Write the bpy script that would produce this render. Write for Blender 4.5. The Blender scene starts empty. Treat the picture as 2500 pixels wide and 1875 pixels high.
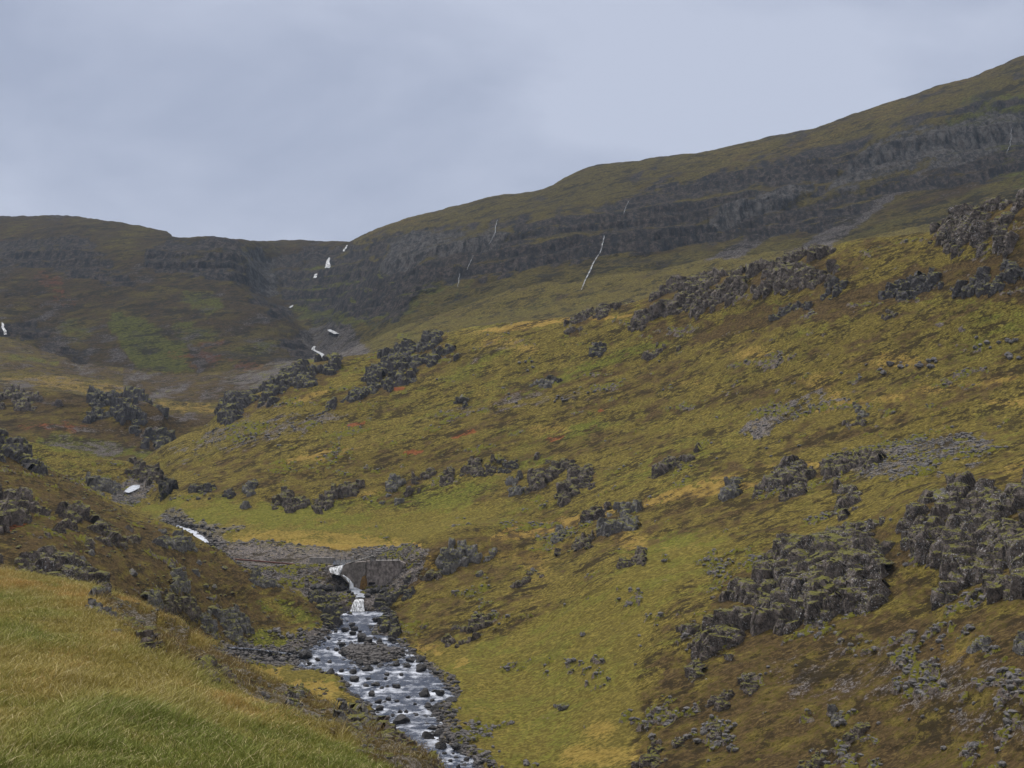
import bpy, bmesh, math, random
import numpy as np
from mathutils import Vector
R = math.radians
rng = np.random.default_rng(7)
random.seed(7)
C = bpy.context.scene.collection
scene = bpy.context.scene

# ------------------------------------------------------------------ camera, sky, sun, exposure
F = 3434.0; CU = 1250.0; H = 937.5          # focal length and centre of the 2500 x 1875 photograph, in its pixels
cam_d = bpy.data.cameras.new("camera"); cam = bpy.data.objects.new("camera", cam_d); C.objects.link(cam)
cam.location = (0, 0, 0); cam.rotation_euler = (R(90), 0, 0)
cam_d.sensor_width = 36; cam_d.lens = 36 * F / 2500; cam_d.clip_start = 0.5; cam_d.clip_end = 30000
scene.camera = cam
scene.view_settings.view_transform = 'Standard'; scene.view_settings.look = 'None'
scene.view_settings.exposure = 0.10; scene.view_settings.gamma = 1.0
SUN_EL, SUN_ROT = 56, 318
world = bpy.data.worlds.new("World"); scene.world = world; world.use_nodes = True
wt = world.node_tree; wt.nodes.clear()
def wn(t, **k):
    n = wt.nodes.new(t)
    for a, b in k.items(): setattr(n, a, b)
    return n
sky = wn('ShaderNodeTexSky'); sky.sky_type = 'NISHITA'; sky.sun_disc = False
sky.sun_elevation = R(SUN_EL); sky.sun_rotation = R(SUN_ROT)
bg1 = wn('ShaderNodeBackground'); bg1.inputs[1].default_value = 0.05
wt.links.new(sky.outputs[0], bg1.inputs[0])
tc = wn('ShaderNodeTexCoord'); mp = wn('ShaderNodeMapping'); mp.inputs['Scale'].default_value = (1.0, 1.0, 2.2)
mp.inputs['Rotation'].default_value = (0, R(-14), 0)
wt.links.new(tc.outputs['Generated'], mp.inputs[0])
nz = wn('ShaderNodeTexNoise'); nz.inputs['Scale'].default_value = 3.4; nz.inputs['Detail'].default_value = 7
nz.inputs['Roughness'].default_value = 0.5; nz.inputs['Distortion'].default_value = 0.3
wt.links.new(mp.outputs[0], nz.inputs[0])
cr = wn('ShaderNodeValToRGB')
cr.color_ramp.elements[0].position = 0.38; cr.color_ramp.elements[0].color = (0.370, 0.415, 0.545, 1)
cr.color_ramp.elements[1].position = 0.60; cr.color_ramp.elements[1].color = (0.515, 0.560, 0.690, 1)
wt.links.new(nz.outputs[0], cr.inputs[0])
sp = wn('ShaderNodeSeparateXYZ'); wt.links.new(tc.outputs['Generated'], sp.inputs[0])
mr = wn('ShaderNodeMapRange'); mr.interpolation_type = 'SMOOTHSTEP'
mr.inputs[1].default_value = 0.27; mr.inputs[2].default_value = 0.95; mr.inputs[3].default_value = 1.0; mr.inputs[4].default_value = 2.1
wt.links.new(sp.outputs[2], mr.inputs[0])
wm = wn('ShaderNodeMix'); wm.data_type = 'RGBA'; wf = wn('ShaderNodeMapRange'); wf.interpolation_type = 'SMOOTHSTEP'
wf.inputs[1].default_value = 0.27; wf.inputs[2].default_value = 0.7; wt.links.new(sp.outputs[2], wf.inputs[0]); wt.links.new(wf.outputs[0], wm.inputs[0])
wt.links.new(cr.outputs[0], wm.inputs[6]); wm.inputs[7].default_value = (0.62, 0.60, 0.58, 1)
bg2 = wn('ShaderNodeBackground'); wt.links.new(wm.outputs[2], bg2.inputs[0]); wt.links.new(mr.outputs[0], bg2.inputs[1])
mx = wn('ShaderNodeMixShader'); mx.inputs[0].default_value = 0.93
wt.links.new(bg1.outputs[0], mx.inputs[1]); wt.links.new(bg2.outputs[0], mx.inputs[2])
wo = wn('ShaderNodeOutputWorld'); wt.links.new(mx.outputs[0], wo.inputs[0])
sd = bpy.data.lights.new("sun", 'SUN'); sd.energy = 2.6; sd.angle = R(20); sd.color = (1.0, 0.96, 0.90)
so = bpy.data.objects.new("sun", sd); C.objects.link(so)
so.rotation_euler = (R(90 - SUN_EL), 0, R(180 - SUN_ROT))

# ------------------------------------------------------------------ numpy noise
def _hash(ix, iy, iz, s):
    with np.errstate(over='ignore'):
        h = (ix.astype(np.uint32) * np.uint32(374761393) + iy.astype(np.uint32) * np.uint32(668265263)
             + iz.astype(np.uint32) * np.uint32(2147483647 - 1274126177) + np.uint32((s * 974711) & 0xffffffff))
        h = (h ^ (h >> np.uint32(13))) * np.uint32(1274126177)
        h = (h ^ (h >> np.uint32(16))) * np.uint32(2246822519)
        h = h ^ (h >> np.uint32(15))
    return h
_G = np.random.default_rng(3).normal(size=(256, 3)); _G = (_G / np.linalg.norm(_G, axis=1)[:, None]).astype(np.float32)
def perlin(x, y, z, s=0):
    xi = np.floor(x); yi = np.floor(y); zi = np.floor(z)
    fx = (x - xi).astype(np.float32); fy = (y - yi).astype(np.float32); fz = (z - zi).astype(np.float32)
    xi = xi.astype(np.int64); yi = yi.astype(np.int64); zi = zi.astype(np.int64)
    ux = fx * fx * fx * (fx * (fx * 6 - 15) + 10); uy = fy * fy * fy * (fy * (fy * 6 - 15) + 10); uz = fz * fz * fz * (fz * (fz * 6 - 15) + 10)
    out = 0
    for a in (0, 1):
        wa = ux if a else 1 - ux
        for b in (0, 1):
            wb = uy if b else 1 - uy
            for c in (0, 1):
                wc = uz if c else 1 - uz
                g = _G[_hash(xi + a, yi + b, zi + c, s) & np.uint32(255)]
                out = out + wa * wb * wc * (g[..., 0] * (fx - a) + g[..., 1] * (fy - b) + g[..., 2] * (fz - c))
    return out * 1.6
def fbm(x, y, z, lam, octv=3, s=0, gain=0.5):
    o = 0; a = 1; t = 0
    for k in range(octv):
        o = o + a * perlin(x / lam, y / lam, z / lam, s + k * 7); t += a; a *= gain; lam *= 0.5
    return o / t
def worley(x, y, z, s=0):
    xi = np.floor(x).astype(np.int64); yi = np.floor(y).astype(np.int64); zi = np.floor(z).astype(np.int64)
    f1 = np.full(x.shape, 9.0, np.float32); f2 = f1.copy(); cid = np.zeros(x.shape, np.float32)
    for a in (-1, 0, 1):
        for b in (-1, 0, 1):
            for c in (-1, 0, 1):
                h = _hash(xi + a, yi + b, zi + c, s)
                px = xi + a + (h & np.uint32(1023)).astype(np.float32) / 1023
                py = yi + b + ((h >> np.uint32(10)) & np.uint32(1023)).astype(np.float32) / 1023
                pz = zi + c + ((h >> np.uint32(20)) & np.uint32(1023)).astype(np.float32) / 1023
                d = np.sqrt((px - x) ** 2 + (py - y) ** 2 + (pz - z) ** 2).astype(np.float32)
                near = d < f1
                f2 = np.where(near, f1, np.minimum(f2, d))
                cid = np.where(near, ((h >> np.uint32(5)) & np.uint32(4095)).astype(np.float32) / 4095, cid)
                f1 = np.where(near, d, f1)
    return f1, f2, cid
def sstep(a, b, x):
    t = np.clip((x - a) / (b - a), 0, 1); return t * t * (3 - 2 * t)
def poly_sdf(poly, U, V):                     # signed distance in photo pixels, positive inside
    P = np.array(poly, float); n = len(P)
    best = np.full(U.shape, 1e9); ins = np.zeros(U.shape, bool)
    for i in range(n):
        ax, ay = P[i]; bx, by = P[(i + 1) % n]
        ex, ey = bx - ax, by - ay
        t = np.clip(((U - ax) * ex + (V - ay) * ey) / (ex * ex + ey * ey + 1e-9), 0, 1)
        best = np.minimum(best, np.hypot(U - ax - t * ex, V - ay - t * ey))
        c = ((ay > V) != (by > V)) & (U < (bx - ax) * (V - ay) / (by - ay + 1e-12) + ax)
        ins ^= c
    return np.where(ins, best, -best)
def line_dist(pts, U, V):
    best = np.full(U.shape, 1e9)
    for (ax, ay), (bx, by) in zip(pts[:-1], pts[1:]):
        ex, ey = bx - ax, by - ay
        t = np.clip(((U - ax) * ex + (V - ay) * ey) / (ex * ex + ey * ey + 1e-9), 0, 1)
        best = np.minimum(best, np.hypot(U - ax - t * ex, V - ay - t * ey))
    return best
def pchip_slopes(X, Y):                       # X, Y: (n, m) -> slopes (n, m)
    h = np.diff(X, axis=0); dl = np.diff(Y, axis=0) / h
    m = np.zeros_like(Y)
    w1 = 2 * h[1:] + h[:-1]; w2 = h[1:] + 2 * h[:-1]
    ok = dl[1:] * dl[:-1] > 0
    with np.errstate(divide='ignore', invalid='ignore'):
        mm = (w1 + w2) / (w1 / dl[:-1] + w2 / dl[1:])
    m[1:-1] = np.where(ok, mm, 0); m[0] = dl[0]; m[-1] = dl[-1]
    return m

# ------------------------------------------------------------------ the lie of the land: lines of the ground from near to far
# each knot: direction (photo column), height direction (photo row), distance in metres
LN = [
 [(-400,2655,4),(2900,2655,4)],
 [(-400,1980,22),(0,1900,24),(500,1890,27),(1000,1890,34),(1120,1990,35),(1300,2150,36),(2900,2900,36)],
 [(-400,1380,64),(0,1415,60),(200,1448,58),(350,1500,56),(500,1590,54),(600,1655,52),(850,1760,48),(1050,1878,45),(1120,1960,44),(1300,2150,44),(2900,3000,44)],
 [(-400,1480,150),(0,1500,170),(200,1530,180),(350,1580,190),(500,1660,205),(650,1730,205),(850,1830,198),(1050,1930,188),(1300,1960,185),(1700,1990,165),(2100,2000,140),(2500,2000,115),(2900,2000,95)],
 [(-400,1420,185),(0,1440,195),(200,1475,205),(350,1520,220),(500,1600,240),(650,1690,232),(850,1760,222),(1000,1850,207),(1100,1875,202),(1300,1875,200),(1500,1875,190),(1700,1875,180),(2100,1875,160),(2500,1875,135),(2900,1875,110)],
 [(-400,1370,195),(0,1400,203),(200,1420,215),(350,1480,230),(500,1560,252),(650,1600,262),(850,1690,243),(1000,1700,240),(1150,1700,238),(1300,1720,228),(1500,1720,212),(1700,1700,200),(2100,1680,180),(2500,1650,155),(2900,1640,130)],
 [(-400,1250,225),(0,1280,235),(200,1330,240),(350,1400,248),(500,1470,268),(650,1520,280),(800,1540,284),(1000,1560,278),(1150,1540,275),(1300,1550,262),(1500,1530,245),(1700,1520,225),(2100,1480,205),(2500,1400,185),(2900,1380,160)],
 [(-400,960,330),(0,1050,330),(100,1130,322),(200,1185,318),(330,1255,310),(440,1292,305),(530,1345,302),(640,1405,298),(720,1450,296),(790,1488,296),(850,1493,300),(930,1493,300),(1000,1460,302),(1150,1420,303),(1300,1400,300),(1500,1370,280),(1700,1370,262),(2000,1330,240),(2250,1230,225),(2500,1170,218),(2900,1060,205)],
 [(-400,1000,350),(0,1090,345),(100,1170,342),(200,1225,338),(330,1300,332),(440,1335,328),(530,1385,318),(640,1432,306),(720,1462,302),(790,1470,302.5),(850,1463,304),(930,1463,304),(1000,1430,308),(1150,1385,312),(1300,1365,312),(1500,1330,295),(1700,1330,275),(2000,1300,250),(2250,1210,236),(2500,1150,228),(2900,1040,214)],
 [(-400,1020,370),(0,1120,368),(100,1180,366),(200,1215,362),(330,1290,348),(440,1330,336),(530,1370,325),(640,1395,314),(720,1430,310),(790,1440,311),(850,1438,312),(930,1438,312),(1000,1380,314),(1150,1330,318),(1300,1325,322),(1500,1290,310),(1700,1290,288),(2000,1270,260),(2250,1185,248),(2500,1125,238),(2900,1015,222)],
 [(-400,1040,395),(0,1140,395),(100,1175,392),(200,1205,385),(330,1262,370),(440,1318,350),(530,1350,335),(640,1378,326),(720,1385,322),(850,1388,319),(930,1388,319),(1000,1345,324),(1060,1300,330),(1150,1290,332),(1300,1290,338),(1500,1250,328),(1700,1240,305),(2000,1210,280),(2250,1150,265),(2500,1090,255),(2900,980,238)],
 [(-400,1030,420),(0,1130,420),(100,1165,418),(200,1198,412),(330,1215,418),(440,1285,372),(530,1325,348),(640,1335,345),(850,1335,344),(1000,1318,350),(1150,1275,352),(1300,1250,355),(1500,1190,350),(1700,1160,330),(2000,1120,310),(2250,1080,300),(2500,1020,290),(2900,900,270)],
 [(-400,1080,440),(0,1120,438),(100,1140,436),(200,1165,434),(330,1190,436),(385,1180,425),(440,1240,390),(530,1270,375),(640,1260,375),(850,1250,378),(1000,1230,385),(1150,1180,390),(1300,1130,395),(1500,1080,390),(1700,1040,375),(2000,980,350),(2250,920,335),(2500,850,320),(2900,750,300)],
 [(-400,1040,460),(0,1062,458),(54,1076,457),(145,1094,458),(253,1116,460),(318,1127,460),(383,1152,452),(440,1170,428),(530,1140,425),(640,1110,425),(850,1080,430),(1000,1050,435),(1150,1000,440),(1300,960,440),(1500,910,435),(1700,860,420),(2000,780,385),(2250,720,365),(2500,650,340),(2900,540,320)],
 [(-400,1100,490),(0,1110,490),(253,1150,490),(320,1150,480),(354,1119,478),(439,1070,485),(517,1025,500),(541,990,505),(610,968,512),(683,930,518),(704,908,520),(814,877,525),(900,870,528),(967,862,528),(1081,823,522),(1300,786,505),(1390,778,497),(1451,758,490),(1540,735,482),(1622,708,475),(1722,680,462),(1803,664,450),(2007,619,425),(2056,598,420),(2271,564,395),(2357,520,380),(2475,492,368),(2500,474,365),(2900,380,335)],
 [(-400,1090,540),(0,1080,540),(100,1085,540),(200,1103,540),(300,1125,535),(354,1125,532),(439,1125,540),(517,1100,560),(700,1050,590),(900,1000,620),(1100,980,620),(1500,960,640),(2000,900,640),(2500,840,640),(2900,800,640)],
 [(-400,1020,590),(0,1020,590),(100,1020,590),(200,1040,590),(300,1075,585),(354,1090,582),(400,1105,585),(431,1108,590),(517,1090,600),(700,1040,650),(900,960,700),(1100,930,720),(1500,900,740),(2000,830,740),(2500,760,740),(2900,700,740)],
 [(-400,940,650),(0,950,650),(150,958,645),(224,972,635),(260,968,632),(346,984,628),(395,1006,630),(407,1013,640),(529,1021,660),(700,990,700),(900,900,800),(1100,860,860),(1500,800,900),(2000,720,900),(2500,640,880),(2900,560,860)],
 [(-400,955,700),(0,965,700),(150,975,700),(260,990,700),(346,1005,705),(407,1014,710),(529,1012,720),(700,985,760),(900,880,900),(1100,830,940),(1500,760,950),(2000,680,950),(2500,590,930),(2900,510,900)],
 [(-400,900,850),(0,905,850),(150,925,850),(300,950,850),(400,970,850),(529,975,850),(650,960,850),(750,930,870),(900,860,960),(1100,800,1000),(1500,720,1010),(2000,640,1010),(2500,545,990),(2900,460,960)],
 [(-400,815,1100),(0,825,1080),(130,862,1060),(220,890,1040),(330,903,1020),(470,907,1020),(600,895,1040),(700,880,1080),(770,872,1100),(850,850,1090),(1000,790,1060),(1100,755,1060),(1300,700,1060),(1500,670,1060),(1700,640,1060),(2000,600,1060),(2500,505,1040),(2900,420,1010)],
 [(-400,720,1220),(0,740,1220),(200,780,1200),(400,790,1180),(550,800,1180),(650,820,1180),(720,840,1190),(770,858,1180),(850,790,1180),(1000,735,1130),(1300,655,1120),(1500,630,1120),(1700,605,1120),(2000,560,1120),(2500,440,1100),(2900,350,1070)],
 [(-400,670,1330),(0,690,1330),(200,690,1330),(330,690,1330),(450,695,1330),(550,700,1330),(620,725,1320),(700,765,1300),(740,805,1280),(770,840,1260),(850,740,1300),(1000,680,1200),(1300,600,1180),(1500,575,1180),(1700,550,1180),(2000,510,1180),(2300,430,1170),(2500,385,1160),(2900,300,1130)],
 [(-400,640,1420),(0,650,1420),(330,650,1400),(550,660,1400),(620,720,1400),(700,768,1400),(740,790,1400),(800,775,1400),(850,700,1420),(1000,630,1300),(1300,550,1260),(1500,520,1260),(1700,495,1250),(2000,440,1250),(2300,350,1240),(2500,310,1230),(2900,230,1200)],
 [(-400,600,1500),(0,620,1500),(200,600,1500),(330,600,1480),(550,600,1480),(600,610,1500),(650,680,1550),(700,700,1560),(740,680,1560),(800,660,1580),(850,640,1560),(1000,580,1450),(1300,520,1380),(1500,470,1400),(1700,430,1380),(2000,370,1360),(2300,280,1320),(2500,230,1300),(2900,150,1260)],
 [(-400,545,1850),(0,535,1850),(150,536,1830),(250,544,1800),(330,560,1760),(400,576,1720),(430,580,1600),(500,577,1600),(560,580,1600),(610,586,1650),(700,590,1780),(800,594,1800),(850,596,1800),(865,588,1760),(1011,536,1720),(1146,506,1700),(1207,487,1700),(1321,473,1700),(1341,465,1700),(1386,441,1690),(1435,422,1680),(1532,406,1660),(1600,394,1650),(1722,381,1640),(1800,362,1630),(1901,343,1620),(1986,324,1600),(2023,311,1590),(2117,277,1570),(2235,242,1560),(2308,216,1550),(2373,202,1550),(2438,175,1540),(2500,152,1540),(2900,40,1500)],
 [(-400,700,2300),(2900,700,2300)],
]
NL = len(LN)
cols = np.concatenate([np.arange(-400, -30, 10), np.arange(-30, 2530, 2.55), np.arange(2532, 2901, 10)])
NC = len(cols)
LV = np.zeros((NL, NC)); LD = np.zeros((NL, NC))
for i, kn in enumerate(LN):
    k = np.array(kn, float)
    if len(k) == 2:
        LV[i] = np.interp(cols, k[:, 0], k[:, 1]); LD[i] = np.interp(cols, k[:, 0], k[:, 2]); continue
    for dst, j in ((LV, 1), (LD, 2)):
        X = k[:, 0:1]; Y = k[:, j:j + 1]; m = pchip_slopes(X, Y)[:, 0]; X = X[:, 0]; Y = Y[:, 0]
        idx = np.clip(np.searchsorted(X, cols, side='right') - 1, 0, len(X) - 2)
        h = X[idx + 1] - X[idx]; t = (cols - X[idx]) / h
        dst[i] = ((2*t**3 - 3*t**2 + 1) * Y[idx] + (t**3 - 2*t**2 + t) * h * m[idx] + (-2*t**3 + 3*t**2) * Y[idx+1] + (t**3 - t**2) * h * m[idx+1])
LZ = (H - LV) / F * LD
lx = np.log(LD); SL = pchip_slopes(lx, LZ)
rows_seg = []; ROWS = []
inf = (cols > -30) & (cols < 2530)
for i in range(NL - 1):
    dv = (LV[i] - LV[i + 1])[inf]; vis = (LV[i] < 1990)[inf] | (LV[i + 1] < 1990)[inf]
    dv = np.where(vis, dv, 0)
    n = int(np.clip(np.percentile(np.maximum(dv, 0), 90) * 0.41 * 0.95, 8, 190))
    if i == 0: n = 14
    if i == 2: n = 60
    if i == 1: n = 190
    if i == NL - 2: n = 12
    rows_seg.append(n)
Dg = []; Zg = []; SEG = []; s0 = 0; SEGROW = []
for i in range(NL - 1):
    n = rows_seg[i]; SEGROW.append(s0); s0 += n
    for j in range(n + (1 if i == NL - 2 else 0)):
        t = j / n; X = lx[i] * (1 - t) + lx[i + 1] * t; h = lx[i + 1] - lx[i]
        z = ((2*t**3 - 3*t**2 + 1) * LZ[i] + (t**3 - 2*t**2 + t) * h * SL[i] + (-2*t**3 + 3*t**2) * LZ[i+1] + (t**3 - t**2) * h * SL[i+1])
        Dg.append(np.exp(X)); Zg.append(z); SEG.append(i + t)
SEGROW.append(len(Dg) - 1)
Y = np.array(Dg); Z = np.array(Zg); SEG = np.array(SEG)[:, None] * np.ones((1, NC))
NR = len(Dg)
U = np.ones((NR, 1)) * cols[None, :]
X = (U - CU) / F * Y
V = H - Z / Y * F
print("grid", NR, NC, NR * NC)

# ------------------------------------------------------------------ the stream: water level and banks
ST = np.array([(1493,828,948),(1507,826,946),(1526,831,918),(1535,815,905),(1548,800,915),(1557,788,934),(1570,774,970),(1602,735,1011),(1620,738,1030),(1640,765,1048),(1671,852,1087),(1700,858,1106),(1728,900,1068),(1735,905,1060),(1766,932,1075),(1792,972,1062),(1823,1002,1098),(1852,1043,1145),(1875,1075,1172),(1990,1190,1330)], float)
DV = np.array([(1493,300),(1600,267),(1700,240),(1800,217),(1875,202),(1990,182)], float)
def d_of_v(v): return np.interp(v, DV[:, 0], DV[:, 1])
st_d = d_of_v(ST[:, 0])[::-1]; st_l = ((ST[:, 1] - CU) / F * d_of_v(ST[:, 0]))[::-1]; st_r = ((ST[:, 2] - CU) / F * d_of_v(ST[:, 0]))[::-1]
dv_d = DV[::-1, 1]; dv_z = ((H - DV[:, 0]) / F * DV[:, 1])[::-1]
def zwater(d): return np.interp(d, dv_d, dv_z)
m = (Y > 178) & (Y < 301)
xl = np.interp(Y, st_d, st_l); xr = np.interp(Y, st_d, st_r); zw = zwater(Y)
wob = perlin(X / 3, Y / 3, Z * 0, 31) * 0.8 + perlin(X / 1.2, Y / 1.2, Z * 0, 33) * 0.4
BARS = poly_sdf([(834,1592),(850,1583),(900,1580),(950,1584),(985,1592),(985,1602),(960,1612),(925,1622),(890,1630),(872,1622),(850,1606)], U, V) * Y / F
ins = np.minimum(np.minimum(X - xl, xr - X), -BARS * 0.8) + wob                          # metres inside the stream
w = np.where(m, sstep(-7.0, -0.5, ins), 0)
bank = zw + np.where(ins > 0, -0.25 - 0.35 * sstep(0, 2, ins), -ins * 0.22 + 0.05) + 0.25 * sstep(0, 1, BARS)
Z = Z * (1 - w) + bank * w
STREAM = np.where(m, ins, -99)
# the side creek that joins from the left, and the reach above the weir
def carve(pts, half, depth, flat, seglo, seghi):
    global Z
    dd = line_dist([(a, b) for a, b in pts], U, V) * Y / F
    k = (SEG >= seglo) & (SEG <= seghi) & (np.abs(V - H) > 0)
    kk = np.where(k, sstep(half * 2.2, half * 0.8, dd), 0)
    Z = Z - depth * kk
    return np.where(k, half - dd, -99)
CRK = carve([(560,1590),(640,1594),(700,1600),(742,1618)], 1.3, 0.5, 0, 3.5, 6.5)
UPS = carve([(425,1283),(452,1302),(478,1316),(500,1335),(520,1350)], 2.6, 0.5, 0, 8, 12)
UP2 = carve([(345,1180),(322,1197),(300,1210)], 2.4, 0.4, 0, 10.5, 12.6)

# ------------------------------------------------------------------ masks of what covers the ground
wx = fbm(X, Y, Z, 30, 3, 51) ; wy = fbm(X, Y, Z, 18, 3, 61)
lamw = np.clip(Y / 450, 0.12, 4)
ca_, sa_ = math.cos(R(20)), math.sin(R(20)); rs = (SEG > 3) & (U > 300 + 0 * U) | (SEG > 20)
Xn, Zn = X, Z; Xs = np.where(rs, X * ca_ + Z * sa_, X); Zs = np.where(rs, -X * sa_ + Z * ca_, Z)
n1 = fbm(Xs / lamw * 0.45, Y / lamw * 0.4, Zs / lamw * 2.0, 30, 4, 71)          # broad patches
n2 = fbm(Xs / lamw * 0.5, Y / lamw * 0.4, Zs / lamw * 2.0, 8, 3, 81)            # fine patches
n3 = fbm(Xs / lamw * .8, Y / lamw * .6, Zs / lamw * 1.7, 3, 2, 91)
ROCK = np.zeros_like(Z); GRN = 0.38 + 0.45 * n1 + 0.3 * n2; BRN = 0.27 - 0.55 * n1 + 0.55 * n2 + 0.45 * n3; SCR = np.zeros_like(Z)
RED = np.zeros_like(Z); ORG = 0.12 + sstep(-0.1, 0.6, fbm(X / lamw * 0.5, Y / lamw, Z / lamw * 1.5, 22, 3, 101)) * 0.7
def paint(arr, poly, feather, val, lo, hi, noise=0.5, mode='max'):
    k = (SEG >= lo) & (SEG <= hi)
    P = np.array(poly, float); pad = feather * 3
    k &= (U > P[:, 0].min() - pad) & (U < P[:, 0].max() + pad) & (V > P[:, 1].min() - pad) & (V < P[:, 1].max() + pad)
    if not k.any(): return
    s = poly_sdf(poly, U[k], V[k]) + (n2[k] * 1.4 + n3[k]) * feather * noise * 2
    q = sstep(-feather, feather, s)
    if mode == 'max': arr[k] = np.maximum(arr[k], q * val)
    elif mode == 'add': arr[k] = arr[k] + q * val
    elif mode == 'set': arr[k] = arr[k] * (1 - q) + q * val
def blob(arr, u, v, ru, rv, ang, val, lo, hi, mode='add', feather=None, nz_=1.1):
    a = np.linspace(0, 2 * math.pi, 14, endpoint=False); ca, sa = math.cos(R(ang)), math.sin(R(ang))
    pl = [(u + ru * math.cos(t) * ca + rv * math.sin(t) * sa, v - ru * math.cos(t) * sa + rv * math.sin(t) * ca) for t in a]
    paint(arr, pl, feather or min(ru, rv) * 0.6, val, lo, hi, nz_, mode)
# foreground slope: straw and orange on top, green towards the bottom
k = SEG < 3
fgn = fbm(X, Y * 0.6, Z, 7, 3, 111); fgn2 = fbm(X, Y * 0.7, Z, 2.2, 2, 121)
GRN = np.where(k, 0.26 + sstep(1560, 1860, V) * 0.20 + fgn * 1.25 + fgn2 * 0.55, GRN)
ORG = np.where(k, 0.38 - sstep(1600, 1850, V) * 0.25 - fgn * 0.8 + fgn2 * 0.4, ORG)
BRN = np.where(k, sstep(0.15, 0.5, fbm(X, Y * 0.8, Z, 4, 3, 131)) * 0.5, BRN)
blob(ORG, 760, 1800, 300, 22, -18, 0.4, 0, 2.6)
blob(ORG, 220, 1460, 240, 10, -8, 0.5, 0, 2.6)
blob(GRN, 160, 1740, 260, 25, -8, 0.45, 0, 2.6); blob(GRN, 520, 1860, 330, 40, -8, 0.4, 0, 2.6)
EARTH = [(225,1465),(300,1475),(420,1540),(520,1590),(620,1650),(860,1750),(1070,1860),(1200,2000),(1080,1990),(960,1890),(800,1800),(640,1735),(480,1640),(380,1600),(300,1540)]
paint(BRN, EARTH, 14, 1.0, 0.5, 2.9, 0.8); paint(SCR, EARTH, 18, 0.62, 0.5, 2.9, 1.0); paint(ORG, EARTH, 10, 0.3, 0.5, 2.9, 0.5, 'set')
# left knoll: dark brown heather
KN = [(-400,1000),(0,1040),(110,1120),(330,1250),(450,1285),(600,1375),(830,1500),(760,1545),(560,1560),(300,1520),(-400,1480)]
paint(BRN, KN, 25, 0.64, 3, 7.6, 0.5); paint(ORG, KN, 25, 0.1, 3, 7.6, 0.3, 'set'); paint(GRN, KN, 25, 0.2, 3, 7.6, 0.3, 'set')
for a in [(390,1520,90,14,-5),(730,1490,70,22,-38),(620,1470,40,18,-30),(560,1600,40,16,0),(640,1560,60,20,-10),(120,1290,80,12,-5)]: blob(GRN, *a, 0.7, 3, 7.6)
for a in [(390,1520,90,14,-5),(640,1560,80,20,-10),(700,1490,90,18,-38),(600,1640,120,25,-5),(760,1690,70,20,-10)]: blob(BRN, *a, 0.15, 3, 7.6, 'set')
blob(ORG, 620, 1660, 190, 26, -10, 0.8, 3, 6); blob(RED, 35, 1292, 34, 5, 12, 0.9, 3, 7.5); blob(RED, 330, 1060, 60, 10, 10, 0.25, 14, 17)
# meadow by the stream and flat above the weir
blob(ORG, 1075, 1595, 70, 20, -20, 0.55, 4, 7); blob(ORG, 1220, 1780, 140, 30, -35, 0.12, 3, 7); blob(GRN, 1260, 1650, 150, 60, -30, 0.35, 3, 7); blob(GRN, 1120, 1680, 40, 30, -45, 0.6, 3, 7)
paint(ORG, [(560,1300),(760,1296),(1010,1312),(1020,1328),(860,1340),(700,1335),(570,1335)], 8, 0.72, 9, 12.5, 0.5); paint(BRN, [(540,1290),(760,1296),(1010,1312),(1020,1328),(860,1340),(560,1335)], 8, 0.05, 9, 12.5, 0.5, 'set')
blob(GRN, 600, 1250, 300, 32, -2, 0.5, 10.5, 13); blob(BRN, 620, 1250, 320, 34, -2, 0.05, 10.5, 13, 'set')
GRAVEL = [(560,1328),(640,1322),(720,1332),(860,1342),(1010,1330),(1050,1345),(1030,1400),(960,1460),(930,1500),(840,1500),(760,1460),(690,1430),(600,1390),(520,1345)]
paint(SCR, GRAVEL, 6, 1.0, 7.0, 11.3, 0.6)
paint(SCR, [(440,1280),(510,1282),(620,1290),(600,1302),(545,1310),(560,1345),(520,1350),(470,1320)], 6, 1.0, 8.5, 12, 0.8)
ORG = np.where((SEG > 9) & (SEG < 12.2) & (np.abs(V - 1334) < 7) & (U > 700) & (U < 1030), 1.0, ORG)
# stream banks
SCR = np.maximum(SCR, sstep(-2.6 + 0, 0.2, STREAM + n3 * 2.5)); SCR = np.maximum(SCR, sstep(-1.6, 0, CRK + n3)); SCR = np.maximum(SCR, sstep(-4, 0, UPS + n3 * 2)); SCR = np.maximum(SCR, sstep(-3, 0, UP2 + n3 * 2))
paint(SCR, [(1035,1740),(1090,1720),(1120,1760),(1150,1810),(1230,1875),(1260,1960),(1120,1960),(1080,1850),(1050,1790)], 12, 0.75, 3, 6, 1.2)
paint(SCR, [(735,1545),(800,1535),(800,1560),(760,1590),(700,1600),(660,1590),(700,1570)], 8, 0.9, 3, 7.5, 0.8)
# the big hillside
for a, s in [(((1500,870,330,10,22)), .35),(((1750,790,200,18,18)), .35),(((1300,1130,60,10,10)), .5),(((1600,1330,100,18,15)), .7),(((1450,1420,120,20,15)), .4),(((1400,1050,80,12,12)),.5),(((1060,1210,160,22,5)),.35),(((1330,930,200,14,18)),.3),(((1150,900,150,14,22)),.3)]:
    blob(GRN, *a, s, 7, 14.2)
for a, s in [((1100,1175,300,8,8),.4),((1500,1250,330,14,12),.9),((1800,1190,160,10,10),.7),((1350,790,200,6,8),.8),((780,960,120,8,25),.6),((900,1090,300,10,8),.4),((2000,1130,260,12,8),.5),((1000,1030,250,12,12),.3),((2150,980,350,14,10),.4)]:
    blob(ORG, *a, s, 7, 14.2)
for a in [(1132,1067,34,6,12),(870,1033,24,5,10),(1010,1108,26,6,10),(1355,1070,26,5,12),(1470,1003,10,3,0),(2390,575,22,6,0),(1935,1200,14,4,0),(980,950,20,4,10)]: blob(RED, *a, 0.9, 7, 14.2, 'max')
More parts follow.
